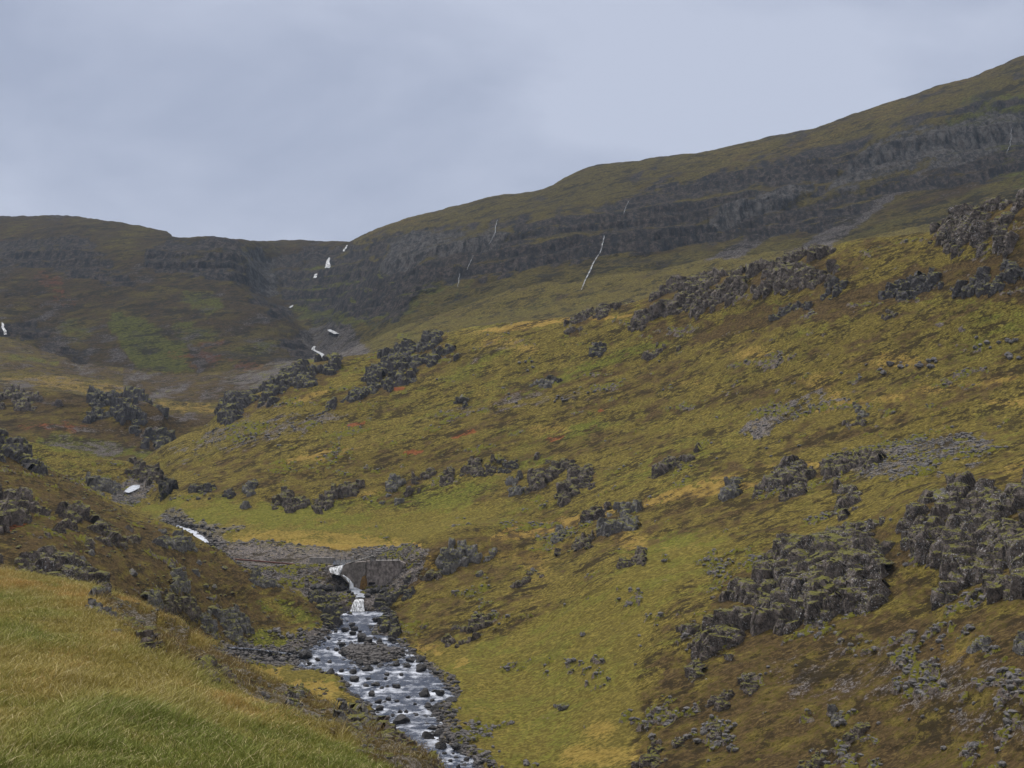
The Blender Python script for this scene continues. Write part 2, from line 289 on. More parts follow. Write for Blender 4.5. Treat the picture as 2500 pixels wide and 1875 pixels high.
for poly, s in [([(380,1110),(520,1040),(640,1010),(800,1000),(900,1010),(760,1060),(600,1080),(450,1120),(380,1130)],.55),([(1180,990),(1350,950),(1500,950),(1400,980),(1250,1010),(1000,1040),(950,1030)],.5),([(1800,1055),(1830,1020),(1960,985),(2080,960),(2060,985),(1950,1020),(1860,1065)],.8),([(2060,1090),(2400,1075),(2420,1110),(2250,1160),(2080,1170),(2010,1140)],.65),([(1900,1600),(2100,1560),(2500,1640),(2900,1700),(2900,1800),(2500,1830),(2200,1740),(1950,1720),(1850,1650)],.45),([(1240,820),(1330,850),(1230,870),(1130,890),(1150,860)],.35)]:
    paint(SCR, poly, 16, s, 3, 14.2, 1.0)
paint(BRN, [(1550,780),(1750,770),(2000,720),(2300,640),(2500,620),(2900,560),(2900,680),(2500,740),(2250,730),(2000,790),(1750,830),(1600,840)], 14, 0.75, 11, 14.2, 1.0)
paint(BRN, [(1600,1600),(2000,1500),(2500,1440),(2900,1420),(2900,2000),(1500,2000)], 40, 0.62, 3, 8, 1.0); 
paint(BRN, [(860,1080),(1000,1090),(1400,1050),(1700,1060),(1600,1110),(1100,1170),(600,1190),(420,1180)], 20, 0.45, 9, 14, 1.0)
LUSH = np.zeros_like(Z)
OC = [
 ('cliff', 'largest jagged cliff on the right slope, dark columns speckled white with lichen', [(1640,1534),(1660,1505),(1720,1480),(1761,1427),(1800,1385),(1860,1360),(1897,1310),(1944,1287),(2037,1263),(2060,1285),(2130,1268),(2180,1240),(2175,1330),(2165,1400),(2140,1440),(2084,1497),(2060,1480),(2010,1500),(1944,1530),(1870,1590),(1790,1600),(1761,1637),(1735,1630),(1710,1600),(1690,1560)], 4.5, 10.5, 3.4, 3.1, 'M_rockl', 2.0),
 ('cliff', 'lichen spotted cliff running off the right edge of the picture above the mossy slope', [(2185,1240),(2224,1212),(2280,1200),(2317,1178),(2350,1195),(2400,1190),(2450,1170),(2500,1155),(2600,1140),(2800,1130),(2800,1440),(2600,1470),(2481,1460),(2400,1440),(2294,1446),(2330,1400),(2270,1380),(2230,1400),(2200,1380),(2190,1310)], 4.5, 10.5, 3.2, 3.0, 'M_rockl', 2.0),
 ('rock_outcrop', 'round grey crag standing at the right end of the gravel road above the weir', [(1023,1345),(1030,1330),(1048,1322),(1084,1296),(1120,1293),(1153,1298),(1190,1298),(1211,1305),(1207,1338),(1186,1368),(1150,1390),(1120,1384),(1088,1388),(1052,1384),(1027,1368)], 7, 12, 3.0, 3.6, 'M_rockg', 2.5),
 ('cliff', 'long dark crag on the crest of the grassy ridge, left of the mossy gap', [(1532,800),(1545,770),(1600,725),(1624,690),(1722,660),(1800,648),(1812,690),(1803,727),(1734,759),(1661,771),(1600,782)], 12, 14.25, 4.5, 3.5, 'M_rock', 2.0),
 ('cliff', 'dark blocky crest crag with a round knob on top, right of the mossy gap', [(1822,700),(1825,660),(1852,640),(1905,625),(1946,628),(2007,600),(2035,630),(2035,670),(2031,690),(1966,712),(1885,725),(1830,728)], 12, 14.25, 4.5, 3.5, 'M_rock', 2.0),
 ('cliff', 'tall black cliff on the ridge at the right edge holding a patch of red moss', [(2262,620),(2267,556),(2316,528),(2357,505),(2426,490),(2475,480),(2500,455),(2600,430),(2800,380),(2800,600),(2640,600),(2500,610),(2414,625),(2324,617)], 11, 14.25, 5.0, 3.8, 'M_rockl', 2.0),
 ('rock_outcrop', 'dark slab below the black cliff near the right edge of the picture', [(2324,706),(2373,660),(2440,640),(2500,625),(2620,600),(2620,660),(2500,680),(2400,705)], 10, 14, 3.0, 3.0, 'M_rockd', 2.0),
 ('rock_outcrop', 'dark mossy slab on the upper slope below the crest crags', [(2145,735),(2170,700),(2230,690),(2290,680),(2320,690),(2260,720),(2190,745)], 10, 14.1, 2.0, 2.5, 'M_rockd', 2.0),
 ('rock_outcrop', 'small dark outcrop just under the right end of the crest crags', [(2003,730),(2010,700),(2040,688),(2062,694),(2055,720),(2025,738)], 10, 14.1, 2.2, 2.4, 'M_rockd', 2.0),
 ('rock_outcrop', 'rugged dark crag on the lower crest where the ridge drops to the valley', [(522,1052),(529,1020),(541,972),(560,962),(610,952),(667,925),(704,892),(765,882),(824,870),(818,915),(793,944),(716,968),(651,993),(590,1025),(550,1045)], 11.5, 14.25, 4.0, 3.4, 'M_rockd', 2.0),
 ('rock_outcrop', 'dark lumpy outcrop on the crest left of the grassy saddle', [(881,925),(890,905),(930,880),(971,845),(1020,840),(1101,822),(1112,855),(1070,880),(1028,892),(963,909),(898,937)], 12, 14.25, 3.0, 3.2, 'M_rockd', 2.0),
 ('rock_outcrop', 'thin dark band of rock slanting along the slope under the crest', [(790,1000),(830,975),(880,945),(960,920),(1030,903),(1040,912),(1000,930),(910,962),(850,995),(810,1008)], 11, 14.1, 1.8, 2.4, 'M_rockd', 2.0),
 ('rock_outcrop', 'large dark crag crowning the round knoll in the left middle distance', [(218,1021),(224,960),(262,955),(300,965),(346,970),(397,1000),(402,1050),(431,1080),(423,1092),(390,1105),(378,1083),(337,1055),(285,1038)], 15.5, 17.25, 7.0, 5.0, 'M_rockd', 2.5),
 ('rock_outcrop', 'dark rock wall at the foot of the knoll crag beside the gorge', [(372,1072),(400,1070),(428,1092),(440,1110),(436,1128),(418,1118),(395,1108),(365,1090)], 14.8, 16.5, 4.0, 4.0, 'M_rockd', 2.5),
 ('rock_outcrop', 'low grey outcrop at the far left edge behind the brown ridge', [(-80,960),(0,955),(60,962),(130,972),(150,985),(90,992),(0,1000),(-80,1000)], 16, 17.6, 3.5, 3.5, 'M_rock', 2.0),
 ('cliff', 'dark crag on the skyline of the near brown slope at the left edge', [(-120,1000),(0,1035),(50,1062),(105,1118),(108,1140),(85,1138),(40,1102),(0,1095),(-120,1080)], 5.5, 7.3, 4.0, 3.0, 'M_rockd', 2.0),
 ('rock_outcrop', 'lichen covered crag with green moss at the left edge above the red patch', [(-120,1150),(0,1183),(54,1190),(94,1224),(94,1253),(65,1271),(0,1271),(-120,1260)], 5.5, 7.3, 2.8, 2.6, 'M_rock', 2.2),
 ('rock_outcrop', 'grey mossy outcrop in the middle of the brown knoll, left of its companion', [(145,1290),(150,1265),(175,1250),(205,1250),(212,1280),(180,1300),(155,1302)], 5, 7.2, 2.0, 2.0, 'M_rock', 2.5),
 ('rock_outcrop', 'grey mossy outcrop on the brown knoll between two other outcrops, tall on its left', [(225,1316),(228,1285),(245,1270),(280,1268),(292,1285),(280,1310),(260,1322)], 5, 7.2, 2.0, 2.0, 'M_rock', 2.5),
 ('rock_outcrop', 'small rough outcrop right below the crest of the brown knoll', [(297,1325),(300,1300),(330,1288),(338,1310),(330,1330)], 5, 7.2, 1.6, 1.7, 'M_rock', 2.5),
 ('rock_outcrop', 'wide pinkish grey outcrop on the crest of the brown knoll beside the stream', [(380,1322),(385,1300),(420,1297),(466,1310),(470,1328),(420,1332)], 5.5, 7.2, 1.8, 2.2, 'M_rockg', 2.5),
 ('cliff', 'lichen streaked cliff above the near grass at the left edge, cut off by the picture', [(-120,1290),(-20,1320),(15,1325),(22,1395),(0,1412),(-120,1410)], 3.5, 7, 2.8, 2.4, 'M_rock', 2.2),
 ('cliff', 'broad grey rock face with vertical cracks standing above the near grass slope', [(24,1422),(50,1372),(80,1338),(105,1335),(138,1350),(140,1400),(112,1430),(60,1440)], 3.5, 7, 2.8, 2.4, 'M_rockl', 2.5),
 ('rock_outcrop', 'cluster of rounded lichen rocks on the knoll just above the near grass', [(125,1440),(145,1380),(165,1368),(200,1375),(218,1390),(250,1403),(260,1425),(240,1455),(205,1448),(180,1450)], 3.5, 7, 2.6, 2.4, 'M_rockl', 2.5),
 ('rock_outcrop', 'pale crested outcrop in the middle of the knoll above the two pale stones', [(412,1442),(420,1400),(450,1390),(470,1403),(458,1435),(430,1450)], 4, 7, 2.0, 2.0, 'M_rockg', 2.5),
 ('rock_outcrop', 'leaning grey outcrop low on the knoll, left of the mossy rubble', [(338,1500),(345,1460),(365,1438),(387,1450),(382,1480),(362,1503)], 4, 7, 2.0, 1.9, 'M_rockg', 2.5),
 ('rock_outcrop', 'mossy broken rubble outcrop low in the middle of the knoll', [(400,1495),(410,1462),(440,1448),(470,1455),(498,1470),(488,1495),(450,1492)], 4, 7, 1.8, 1.7, 'M_rock', 2.5),
 ('rock_outcrop', 'steep flat faced outcrop at the foot of the knoll, left of the stacked boulders', [(477,1532),(482,1498),(505,1482),(528,1490),(522,1525),(500,1535)], 4, 7, 2.2, 1.9, 'M_rockg', 2.5),
 ('rock_outcrop', 'stack of big grey boulders at the foot of the knoll beside the small side creek', [(528,1530),(550,1500),(570,1488),(602,1492),(598,1522),(618,1550),(592,1562),(560,1555)], 3.8, 7, 2.4, 2.0, 'M_rockg', 2.5),
 ('rock_outcrop', 'low slabs on the knoll spur below the rusty pipe, left pair', [(612,1430),(616,1400),(630,1388),(655,1400),(662,1425),(640,1428)], 4.5, 7.2, 1.6, 1.7, 'M_rockg', 2.5),
 ('rock_outcrop', 'weathered slabs on the skyline of the knoll spur beside the rockfill', [(655,1400),(665,1388),(700,1402),(740,1428),(765,1442),(735,1445),(690,1425)], 4.5, 7.3, 1.6, 1.9, 'M_rockg', 2.5),
 ('rock_outcrop', 'wet rock at the tip of the knoll spur beside the plunge pool', [(770,1490),(800,1488),(828,1500),(842,1520),(825,1532),(800,1525),(780,1510)], 5.3, 7.1, 1.6, 1.6, 'M_rockd', 2.5),
 ('rock_outcrop', 'grey dome of columns on the brown slope, left of the small glimpse of stream', [(208,1200),(215,1172),(240,1160),(270,1168),(290,1190),(280,1202),(240,1204)], 10.5, 13, 2.6, 2.4, 'M_rockg', 2.5),
 ('rock_outcrop', 'rubbly brown ledge where the brown ridge ends at the stream', [(303,1150),(318,1122),(350,1130),(388,1152),(392,1172),(360,1178),(325,1165)], 11.5, 13.3, 2.2, 2.4, 'M_rock', 2.5),
 ('rock_outcrop', 'dark leaning rocks at the left foot of the big hillside, by the stream', [(378,1215),(390,1190),(412,1172),(422,1180),(415,1208),(395,1215)], 11, 13.4, 2.2, 2.2, 'M_rockd', 2.5),
 ('cliff', 'dark recessed ledge under a turf lip on the left foot of the big hillside', [(455,1200),(462,1186),(510,1186),(560,1190),(575,1200),(568,1216),(520,1212),(475,1210)], 10.5, 13.6, 2.0, 2.2, 'M_rockd', 2.5),
 ('rock_outcrop', 'single upright rock pillar on the hillside left of the turf ledges', [(588,1232),(592,1190),(605,1168),(622,1172),(622,1205),(606,1235)], 10, 13.8, 2.4, 1.9, 'M_rockg', 2.5),
 ('rock_outcrop', 'ragged reddish outcrop on the hillside straight above the yellow meadow', [(658,1238),(665,1205),(700,1190),(748,1195),(755,1215),(720,1235),(690,1242)], 10, 13.8, 2.2, 2.2, 'M_rock', 2.5),
 ('rock_outcrop', 'ragged outcrop above the yellow meadow, next to the right of the reddish one', [(758,1245),(765,1215),(795,1198),(830,1190),(870,1180),(880,1195),(840,1215),(800,1240)], 10, 13.8, 2.0, 2.1, 'M_rock', 2.5),
 ('rock_outcrop', 'tall stepped outcrop on the hillside straight above the dam wall', [(920,1240),(935,1200),(950,1178),(972,1163),(988,1168),(975,1205),(948,1238)], 10, 13.8, 2.4, 2.1, 'M_rockg', 2.5),
 ('rock_outcrop', 'low broken rib climbing right from the stepped outcrop above the dam', [(982,1205),(1000,1180),(1030,1155),(1062,1145),(1065,1158),(1030,1180),(1000,1205)], 10, 13.8, 1.8, 1.9, 'M_rock', 2.5),
 ('rock_outcrop', 'short two part outcrop above the crag at the end of the road', [(1072,1188),(1075,1160),(1090,1145),(1108,1150),(1105,1170),(1090,1190)], 10, 13.8, 2.0, 1.8, 'M_rock', 2.5),
 ('rock_outcrop', 'knobbly outcrop in the row across the middle of the hillside, under a turf edge', [(1125,1165),(1130,1138),(1150,1130),(1172,1140),(1175,1160),(1150,1170)], 10, 13.8, 1.8, 1.8, 'M_rock', 2.5),
 ('rock_outcrop', 'small knobbly outcrop right beside the one under the turf edge', [(1180,1162),(1184,1142),(1200,1136),(1212,1150),(1200,1163)], 10, 13.8, 1.6, 1.6, 'M_rock', 2.5),
 ('rock_outcrop', 'thin horizontal ledge of rock in the middle of the hillside', [(1212,1146),(1225,1134),(1262,1128),(1266,1142),(1235,1152)], 10, 13.8, 1.3, 1.6, 'M_rockd', 2.5),
 ('rock_outcrop', 'blocky free standing crag left of the two larger crags in mid hillside', [(1238,1208),(1245,1175),(1262,1162),(1280,1168),(1276,1195),(1258,1212)], 10, 13.8, 2.4, 2.0, 'M_rockg', 2.5),
 ('rock_outcrop', 'large mossy crag in mid hillside with a flat turf top', [(1283,1208),(1295,1165),(1318,1128),(1350,1120),(1385,1122),(1388,1140),(1345,1160),(1335,1190),(1318,1205)], 10, 13.8, 2.6, 2.3, 'M_rock', 2.5),
 ('rock_outcrop', 'tapering crag in mid hillside, right of the turf topped crag', [(1352,1213),(1375,1175),(1388,1125),(1415,1122),(1445,1150),(1430,1185),(1395,1212),(1370,1218)], 10, 13.8, 2.6, 2.3, 'M_rock', 2.5),
 ('rock_outcrop', 'chain of broken rocks stepping up right towards the upper meadow', [(1590,1165),(1600,1140),(1635,1115),(1690,1100),(1690,1118),(1640,1140),(1610,1172)], 9.8, 13.8, 1.9, 1.9, 'M_rock', 2.5),
 ('rock_outcrop', 'small outcrop with a pointed left end below the straw coloured strip', [(1417,1275),(1428,1250),(1460,1235),(1478,1242),(1460,1262),(1435,1278)], 8.5, 12, 1.8, 1.8, 'M_rock', 2.5),
 ('rock_outcrop', 'arched grey crag below the straw coloured strip with a smooth top', [(1458,1302),(1468,1275),(1500,1252),(1520,1235),(1552,1228),(1553,1270),(1525,1285),(1498,1302)], 8.5, 12, 2.6, 2.3, 'M_rockg', 2.5),
 ('rock_outcrop', 'low crag tail running down left from the arched grey crag', [(1350,1368),(1352,1338),(1390,1322),(1440,1303),(1452,1318),(1405,1342),(1370,1374)], 8, 12, 2.0, 2.0, 'M_rock', 2.5),
 ('rock_outcrop', 'small square outcrop alone above the low crag tail', [(1346,1308),(1350,1286),(1366,1280),(1376,1292),(1370,1308)], 8.5, 12, 1.7, 1.6, 'M_rockg', 2.5),
 ('rock_outcrop', 'curved string of stones on the green slope right of the stream gorge', [(1247,1432),(1255,1412),(1285,1398),(1312,1390),(1316,1400),(1290,1412),(1265,1430)], 6.5, 10.5, 1.4, 1.5, 'M_rock', 2.5),
 ('rock_outcrop', 'low dark outcrop in the middle of the bright green slope', [(1508,1384),(1520,1366),(1550,1350),(1570,1352),(1562,1372),(1535,1386)], 6.5, 11, 1.5, 1.6, 'M_rock', 2.5),
 ('rock_outcrop', 'rounded block at the left end of the upper right row of crags', [(1758,1204),(1768,1182),(1785,1175),(1800,1182),(1795,1202),(1775,1208)], 8.5, 12, 2.0, 1.9, 'M_rockg', 2.5),
 ('cliff', 'rough dark middle crag of the upper right row, above the scree', [(1800,1202),(1805,1185),(1850,1165),(1888,1150),(1912,1128),(1965,1125),(1992,1148),(1962,1188),(1930,1210),(1900,1212),(1890,1190),(1840,1195)], 8.2, 12, 2.6, 2.3, 'M_rockl', 2.5),
 ('rock_outcrop', 'shallow broken crag at the upper end of the upper right row', [(1990,1155),(2005,1130),(2060,1110),(2140,1102),(2140,1128),(2070,1150),(2020,1172)], 8.5, 12, 2.0, 2.0, 'M_rock', 2.5),
 ('rock_outcrop', 'dark block with small red patch beneath the upper right row of crags', [(2018,1252),(2040,1200),(2078,1186),(2102,1210),(2078,1242),(2045,1258)], 7.6, 11.5, 2.2, 2.0, 'M_rockl', 2.5),
 ('cliff', 'wet black rock wall left of the lower waterfall', [(748,1448),(790,1448),(830,1456),(852,1470),(853,1490),(826,1496),(816,1482),(785,1474)], 6.6, 9.2, 1.3, 1.8, 'M_rockd', 2.5),
 ('cliff', 'wet black rock wall right of the lower waterfall under a mossy slope', [(893,1472),(910,1464),(935,1455),(968,1440),(1000,1414),(1018,1420),(990,1460),(950,1494),(893,1494)], 6.2, 9.6, 1.3, 1.8, 'M_rockd', 2.5),
 ('rock_outcrop', 'dark rubble outcrop on the right bank beside the first rapids', [(905,1540),(925,1518),(950,1500),(975,1508),(975,1535),(950,1560),(925,1555)], 5.3, 7.0, 1.8, 1.7, 'M_rockd', 2.5),
 ('rock_outcrop', 'rough scree covered rocks at the right abutment of the dam', [(1000,1420),(1008,1390),(1025,1372),(1060,1378),(1075,1398),(1040,1416),(1015,1430)], 7, 10.4, 1.8, 1.9, 'M_rock', 2.5),
 ('rock_outcrop', 'lower dark ledge on the slope between the rapids and the green slope', [(1070,1562),(1090,1540),(1130,1530),(1180,1540),(1175,1556),(1130,1562),(1095,1575)], 5.0, 7, 1.4, 1.6, 'M_rock', 2.5),
 ('rock_outcrop', 'rocky patch on the brown slope right of the first rapids', [(1145,1535),(1150,1505),(1180,1496),(1205,1515),(1195,1540),(1165,1545)], 5.0, 7.4, 1.4, 1.6, 'M_rock', 2.5),
 ('rock_outcrop', 'pale cracked rocks sticking up on the edge of the near grass slope', [(222,1492),(228,1462),(250,1455),(278,1470),(286,1494),(260,1498)], 1.5, 2.35, 0.55, 0.5, 'M_rockg', 2.0),
 ('rock_outcrop', 'flat weathered rock on the earthy shoulder of the near slope', [(285,1505),(300,1488),(340,1500),(390,1530),(380,1545),(330,1525)], 1.5, 2.35, 0.30, 0.45, 'M_rockg', 2.0),
 ('rock_outcrop', 'crumbling rock band halfway down the earthy shoulder of the near slope', [(340,1565),(380,1550),(430,1575),(470,1605),(440,1612),(390,1592)], 1.4, 2.35, 0.30, 0.40, 'M_rock', 2.0),
 ('rock_outcrop', 'dark overhanging rocks on the lower edge of the earthy shoulder', [(480,1630),(510,1612),(560,1635),(600,1660),(580,1680),(530,1655)], 1.4, 2.35, 0.35, 0.45, 'M_rock', 2.0),
 ('rock_outcrop', 'flat topped stone jutting from the earthy shoulder above the stream', [(715,1702),(725,1685),(750,1688),(756,1705),(735,1712)], 1.3, 2.35, 0.40, 0.5, 'M_rockg', 2.0),
 ('rock_outcrop', 'large pinkish slabs on the earthy shoulder where it hides the stream', [(835,1760),(850,1738),(880,1745),(905,1760),(930,1790),(915,1805),(875,1785)], 1.3, 2.35, 0.42, 0.55, 'M_rockg', 2.0),
 ('rock_outcrop', 'long rock rib at the low end of the earthy shoulder', [(935,1800),(960,1792),(1000,1828),(1040,1862),(1075,1885),(1050,1890),(990,1855)], 1.3, 2.35, 0.32, 0.5, 'M_rock', 2.0),
 ('rock_outcrop', 'hollowed dark rock just below the left foot of the largest cliff', [(1670,1662),(1680,1632),(1710,1625),(1728,1640),(1720,1660),(1695,1668)], 4.3, 7.5, 1.5, 1.4, 'M_rockl', 2.5),
 ('rock_outcrop', 'pointed rocks in the scree under the middle of the largest cliff', [(1808,1680),(1815,1650),(1840,1636),(1858,1645),(1848,1670),(1825,1685)], 4.3, 7.5, 1.5, 1.4, 'M_rockl', 2.5),
 ('rock_outcrop', 'low rocks on the slope left below the pointed rocks', [(1722,1718),(1730,1690),(1765,1672),(1792,1682),(1785,1710),(1750,1722)], 4.2, 7, 1.3, 1.3, 'M_rock', 2.5),
 ('rock_outcrop', 'white stained stones low on the right slope, above the bottom meadow', [(1722,1800),(1735,1780),(1757,1772),(1762,1788),(1745,1805)], 4, 6, 1.1, 1.0, 'M_rockl', 2.5),
 ('rock_outcrop', 'rocks with bright white spots left of the white stained stones', [(1628,1825),(1640,1800),(1665,1788),(1676,1802),(1665,1828)], 4, 6, 1.2, 1.1, 'M_rockl', 2.5),
 ('rock_outcrop', 'jumble of dark rocks at the bottom edge where the meadow meets the slope', [(1540,1872),(1560,1842),(1590,1818),(1612,1812),(1618,1840),(1600,1875)], 3.9, 6, 1.5, 1.3, 'M_rock', 2.5),
 ('rock_outcrop', 'square grey rock standing out of the lower right scree', [(2014,1775),(2020,1745),(2045,1738),(2062,1752),(2055,1776),(2035,1780)], 4, 6.5, 1.3, 1.2, 'M_rockg', 2.5),
 ('rock_outcrop', 'broken grey rocks right of the square rock in the lower right scree', [(2070,1800),(2078,1772),(2105,1762),(2118,1778),(2105,1798)], 4, 6.5, 1.1, 1.0, 'M_rock', 2.5),
 ('rock_outcrop', 'dark clump at the bottom edge of the lower right slope', [(1955,1878),(1962,1845),(1985,1832),(2003,1845),(2000,1875)], 3.9, 6, 1.2, 1.1, 'M_rockl', 2.5),
 ('rock_outcrop', 'angular grey slab near the right edge below the spotted cliff', [(2372,1590),(2385,1568),(2412,1563),(2418,1580),(2398,1595)], 4.3, 7, 1.1, 1.1, 'M_rockg', 2.5),
 ('rock_outcrop', 'dark boulder pile cut by the right edge of the picture in the lower slope', [(2475,1592),(2482,1558),(2510,1550),(2550,1565),(2540,1595)], 4.3, 7, 1.4, 1.3, 'M_rockg', 2.5),
 ('rock_outcrop', 'dark low rocks on the upper right meadow with a pale top', [(2080,1005),(2090,988),(2120,982),(2125,995),(2105,1008)], 9.5, 13.5, 1.3, 1.3, 'M_rockg', 2.5),
 ('rock_outcrop', 'long low slab below the upper right meadow rock', [(2052,1040),(2062,1028),(2110,1022),(2108,1035),(2075,1046)], 9.5, 13.5, 1.1, 1.2, 'M_rock', 2.5),
 ('rock_outcrop', 'dark double rock in the middle of the big hillside, above the grey stone trail', [(1328,920),(1335,902),(1362,895),(1372,905),(1360,922)], 11, 14, 1.6, 1.6, 'M_rockd', 2.5),
 ('rock_outcrop', 'pair of grey rocks below the dark double rock on the big hillside', [(1296,940),(1305,922),(1328,920),(1350,912),(1352,930),(1320,945)], 11, 14, 1.6, 1.6, 'M_rockg', 2.5),
 ('rock_outcrop', 'lone dark boulder outcrop on the open grass below the crest', [(1108,975),(1115,966),(1140,964),(1146,974),(1135,984),(1115,984)], 10.5, 14, 1.5, 1.8, 'M_rockd', 2.5),
 ('rock_outcrop', 'dark rocks beside the left end of the long crest crag', [(1430,862),(1445,840),(1475,828),(1492,835),(1475,852),(1450,862)], 11, 14.1, 1.8, 2.0, 'M_rockd', 2.5),
 ('rock_outcrop', 'rough rocks on the skyline between the grassy saddle and the long crest crag', [(1375,815),(1385,785),(1420,765),(1470,745),(1520,722),(1545,728),(1500,755),(1450,785),(1410,812)], 12, 14.25, 1.8, 2.0, 'M_rock', 2.0),
 ('rock_outcrop', 'dark rib across the steep slope below the long crest crag, near its middle', [(1560,860),(1580,840),(1640,825),(1660,835),(1620,850),(1580,868)], 11, 14, 1.4, 1.7, 'M_rock', 2.5),
 ('rock_outcrop', 'brown cracked outcrop on the steep bank below the black cliff', [(2140,775),(2150,758),(2180,752),(2192,765),(2175,780)], 10.5, 14, 1.6, 1.6, 'M_rock', 2.5),
 ('rock_outcrop', 'dark patch of rock on the bank between the crest crags and the black cliff', [(1880,770),(1900,748),(1960,735),(1975,748),(1940,765),(1900,778)], 11, 14, 1.6, 1.8, 'M_rockd', 2.5),
]
for (nm, lb, poly, lo, hi, h, b, mt, ss) in OC:                  # dark heath and bare soil round the foot of the rocks
    paint(BRN, poly, 16, 0.55 if hi < 14 else 0.62, lo, hi, 1.3); paint(LUSH, poly, 16, 0.0, lo, hi, 1.0, 'set')
for poly in ([(1040,1600),(1120,1560),(1250,1560),(1400,1480),(1600,1330),(1750,1290),(1780,1330),(1640,1450),(1560,1600),(1560,1760),(1520,1900),(1300,1960),(1200,1870),(1100,1740)], [(300,1225),(450,1215),(900,1250),(1150,1230),(1250,1235),(1010,1330),(700,1340),(560,1320),(420,1285)], [(540,1575),(760,1620),(860,1700),(800,1740),(600,1670)]):
    paint(LUSH, poly, 14, 1.0, 3, 13.5, 0.7); paint(BRN, poly, 14, 0.06, 3, 13.5, 0.7, 'set')
paint(GRN, [(1040,1620),(1150,1600),(1300,1540),(1400,1560),(1420,1700),(1450,1900),(1300,1960),(1200,1870),(1100,1740)], 20, 0.52, 3, 8, 0.8, 'set')
LUSH = np.where(SEG < 2.6, 0.6, LUSH)
paint(BRN, [(1500,880),(1650,960),(1900,920),(2200,870),(2500,800),(2500,850),(2200,930),(1900,990),(1600,1020),(1400,960)], 20, 0.40, 9, 14, 1.3)
paint(BRN, [(1180,1320),(1500,1230),(1760,1200),(1900,1230),(1700,1290),(1500,1330),(1300,1400),(1150,1470),(1060,1560),(1000,1540),(1030,1420)], 18, 0.45, 6, 11, 1.3)
# moor and far mountains
k = SEG >= 14.3
BRN = np.where(k, np.clip(0.46 + 0.20 * (U < 780) + 0.5 * n1 + 0.5 * n2, 0, 1), BRN); GRN = np.where(k, 0.24 + 0.3 * n1, GRN)
SCR = np.where(k, sstep(0.0, 0.55, n2 + 0.6 * n1) * 0.55 + (0.14 + 0.22 * (SEG > 17.5) * (SEG < 21)) * (U < 780), SCR); ORG = np.where(k, 0.15 + 0.5 * n1, ORG)
RED = np.where(k & (U < 800), sstep(0.30, 0.65, fbm(X, Y, Z * 2, 60, 3, 141)) * 0.55, RED)
paint(ORG, [(380,975),(450,985),(545,985),(560,1012),(400,1012),(300,975),(150,955),(0,930),(0,910),(160,915),(300,945)], 6, 0.7, 17, 19.5, 1.0)
paint(BRN, [(380,975),(450,985),(545,985),(560,1012),(400,1012),(300,975),(150,955),(0,930),(0,910),(160,915),(300,945)], 6, 0.0, 17, 19.5, 0.5, 'set')
paint(SCR, [(380,985),(545,985),(560,1012),(400,1012)], 6, 0.0, 17, 19.5, 0.3, 'set')
paint(GRN, [(270,760),(330,770),(380,800),(450,850),(470,900),(440,905),(330,895),(300,850),(270,800)], 10, 1.0, 19.5, 22, 0.7); paint(BRN, [(270,760),(330,770),(380,800),(450,850),(470,900),(440,905),(330,895),(300,850),(270,800)], 10, 0.0, 19.5, 22, 0.7, 'set'); paint(SCR, [(270,760),(330,770),(380,800),(450,850),(470,900),(440,905),(330,895),(300,850),(270,800)], 10, 0.0, 19.5, 22, 0.7, 'set')
for a in [(185,800,30,22,-30),(480,810,60,24,-20),(620,850,60,16,10),(500,740,60,20,-20),(180,1090,90,22,-10),(320,1110,60,14,-8),(60,880,80,8,-5)]:
    blob(GRN, *a, 0.5, 14.3, 23); blob(BRN, *a, 0.15, 14.3, 23, 'set')
for a in [(530,880,120,18,-5),(130,700,60,30,-40),(520,835,60,14,0),(150,1040,60,20,0),(80,600,120,14,-10),(60,1045,50,8,10)]: blob(RED, *a, 0.55, 14.3, 25, 'max')
SMOOTH = [(800,900),(830,830),(1000,735),(1300,662),(1500,640),(1650,612),(1850,600),(2000,575),(2150,545),(2300,500),(2500,400),(2900,300),(2900,600),(2300,650),(1500,850),(800,900)]
sm = poly_sdf(SMOOTH, U, V); SM = np.where(SEG > 17.5, sstep(-10, 10, sm + n2 * 12), 0)
BRN = np.where(SM > 0, BRN * (1 - SM * 0.5), BRN); SCR = SCR * (1 - 0.7 * SM); GRN = GRN + 0.15 * SM; RED = RED * (1 - SM)
TOPS = sstep(22, 25, SEG) * (U > 860); BRN = BRN * (1 - 0.5 * TOPS); ORG = ORG + 0.35 * TOPS
GREEN_R = [(2250,330),(2350,250),(2500,220),(2900,200),(2900,420),(2500,450),(2330,420)]
paint(GRN, GREEN_R, 20, 1.0, 20, 25, 0.8); paint(GRN, [(680,700),(760,640),(900,640),(1050,660),(1150,690),(1000,760),(820,800),(740,790)], 20, 0.9, 20, 25, 0.8)
paint(BRN, [(680,700),(760,640),(900,640),(1050,660),(1150,690),(1000,760),(820,800),(740,790)], 20, 0.1, 20, 25, 0.8, 'set')
paint(SCR, [(1720,640),(1850,560),(1960,520),(1950,545),(1850,600),(1800,640)], 8, 1.0, 18, 25, 0.5); paint(SCR, [(1900,640),(2060,530),(2200,440),(2260,400),(2230,450),(2120,540),(1980,640)], 8, 1.0, 18, 25, 0.5)
paint(SCR, [(740,810),(790,780),(860,800),(900,850),(860,890),(740,890)], 10, 0.9, 19, 23, 0.8)

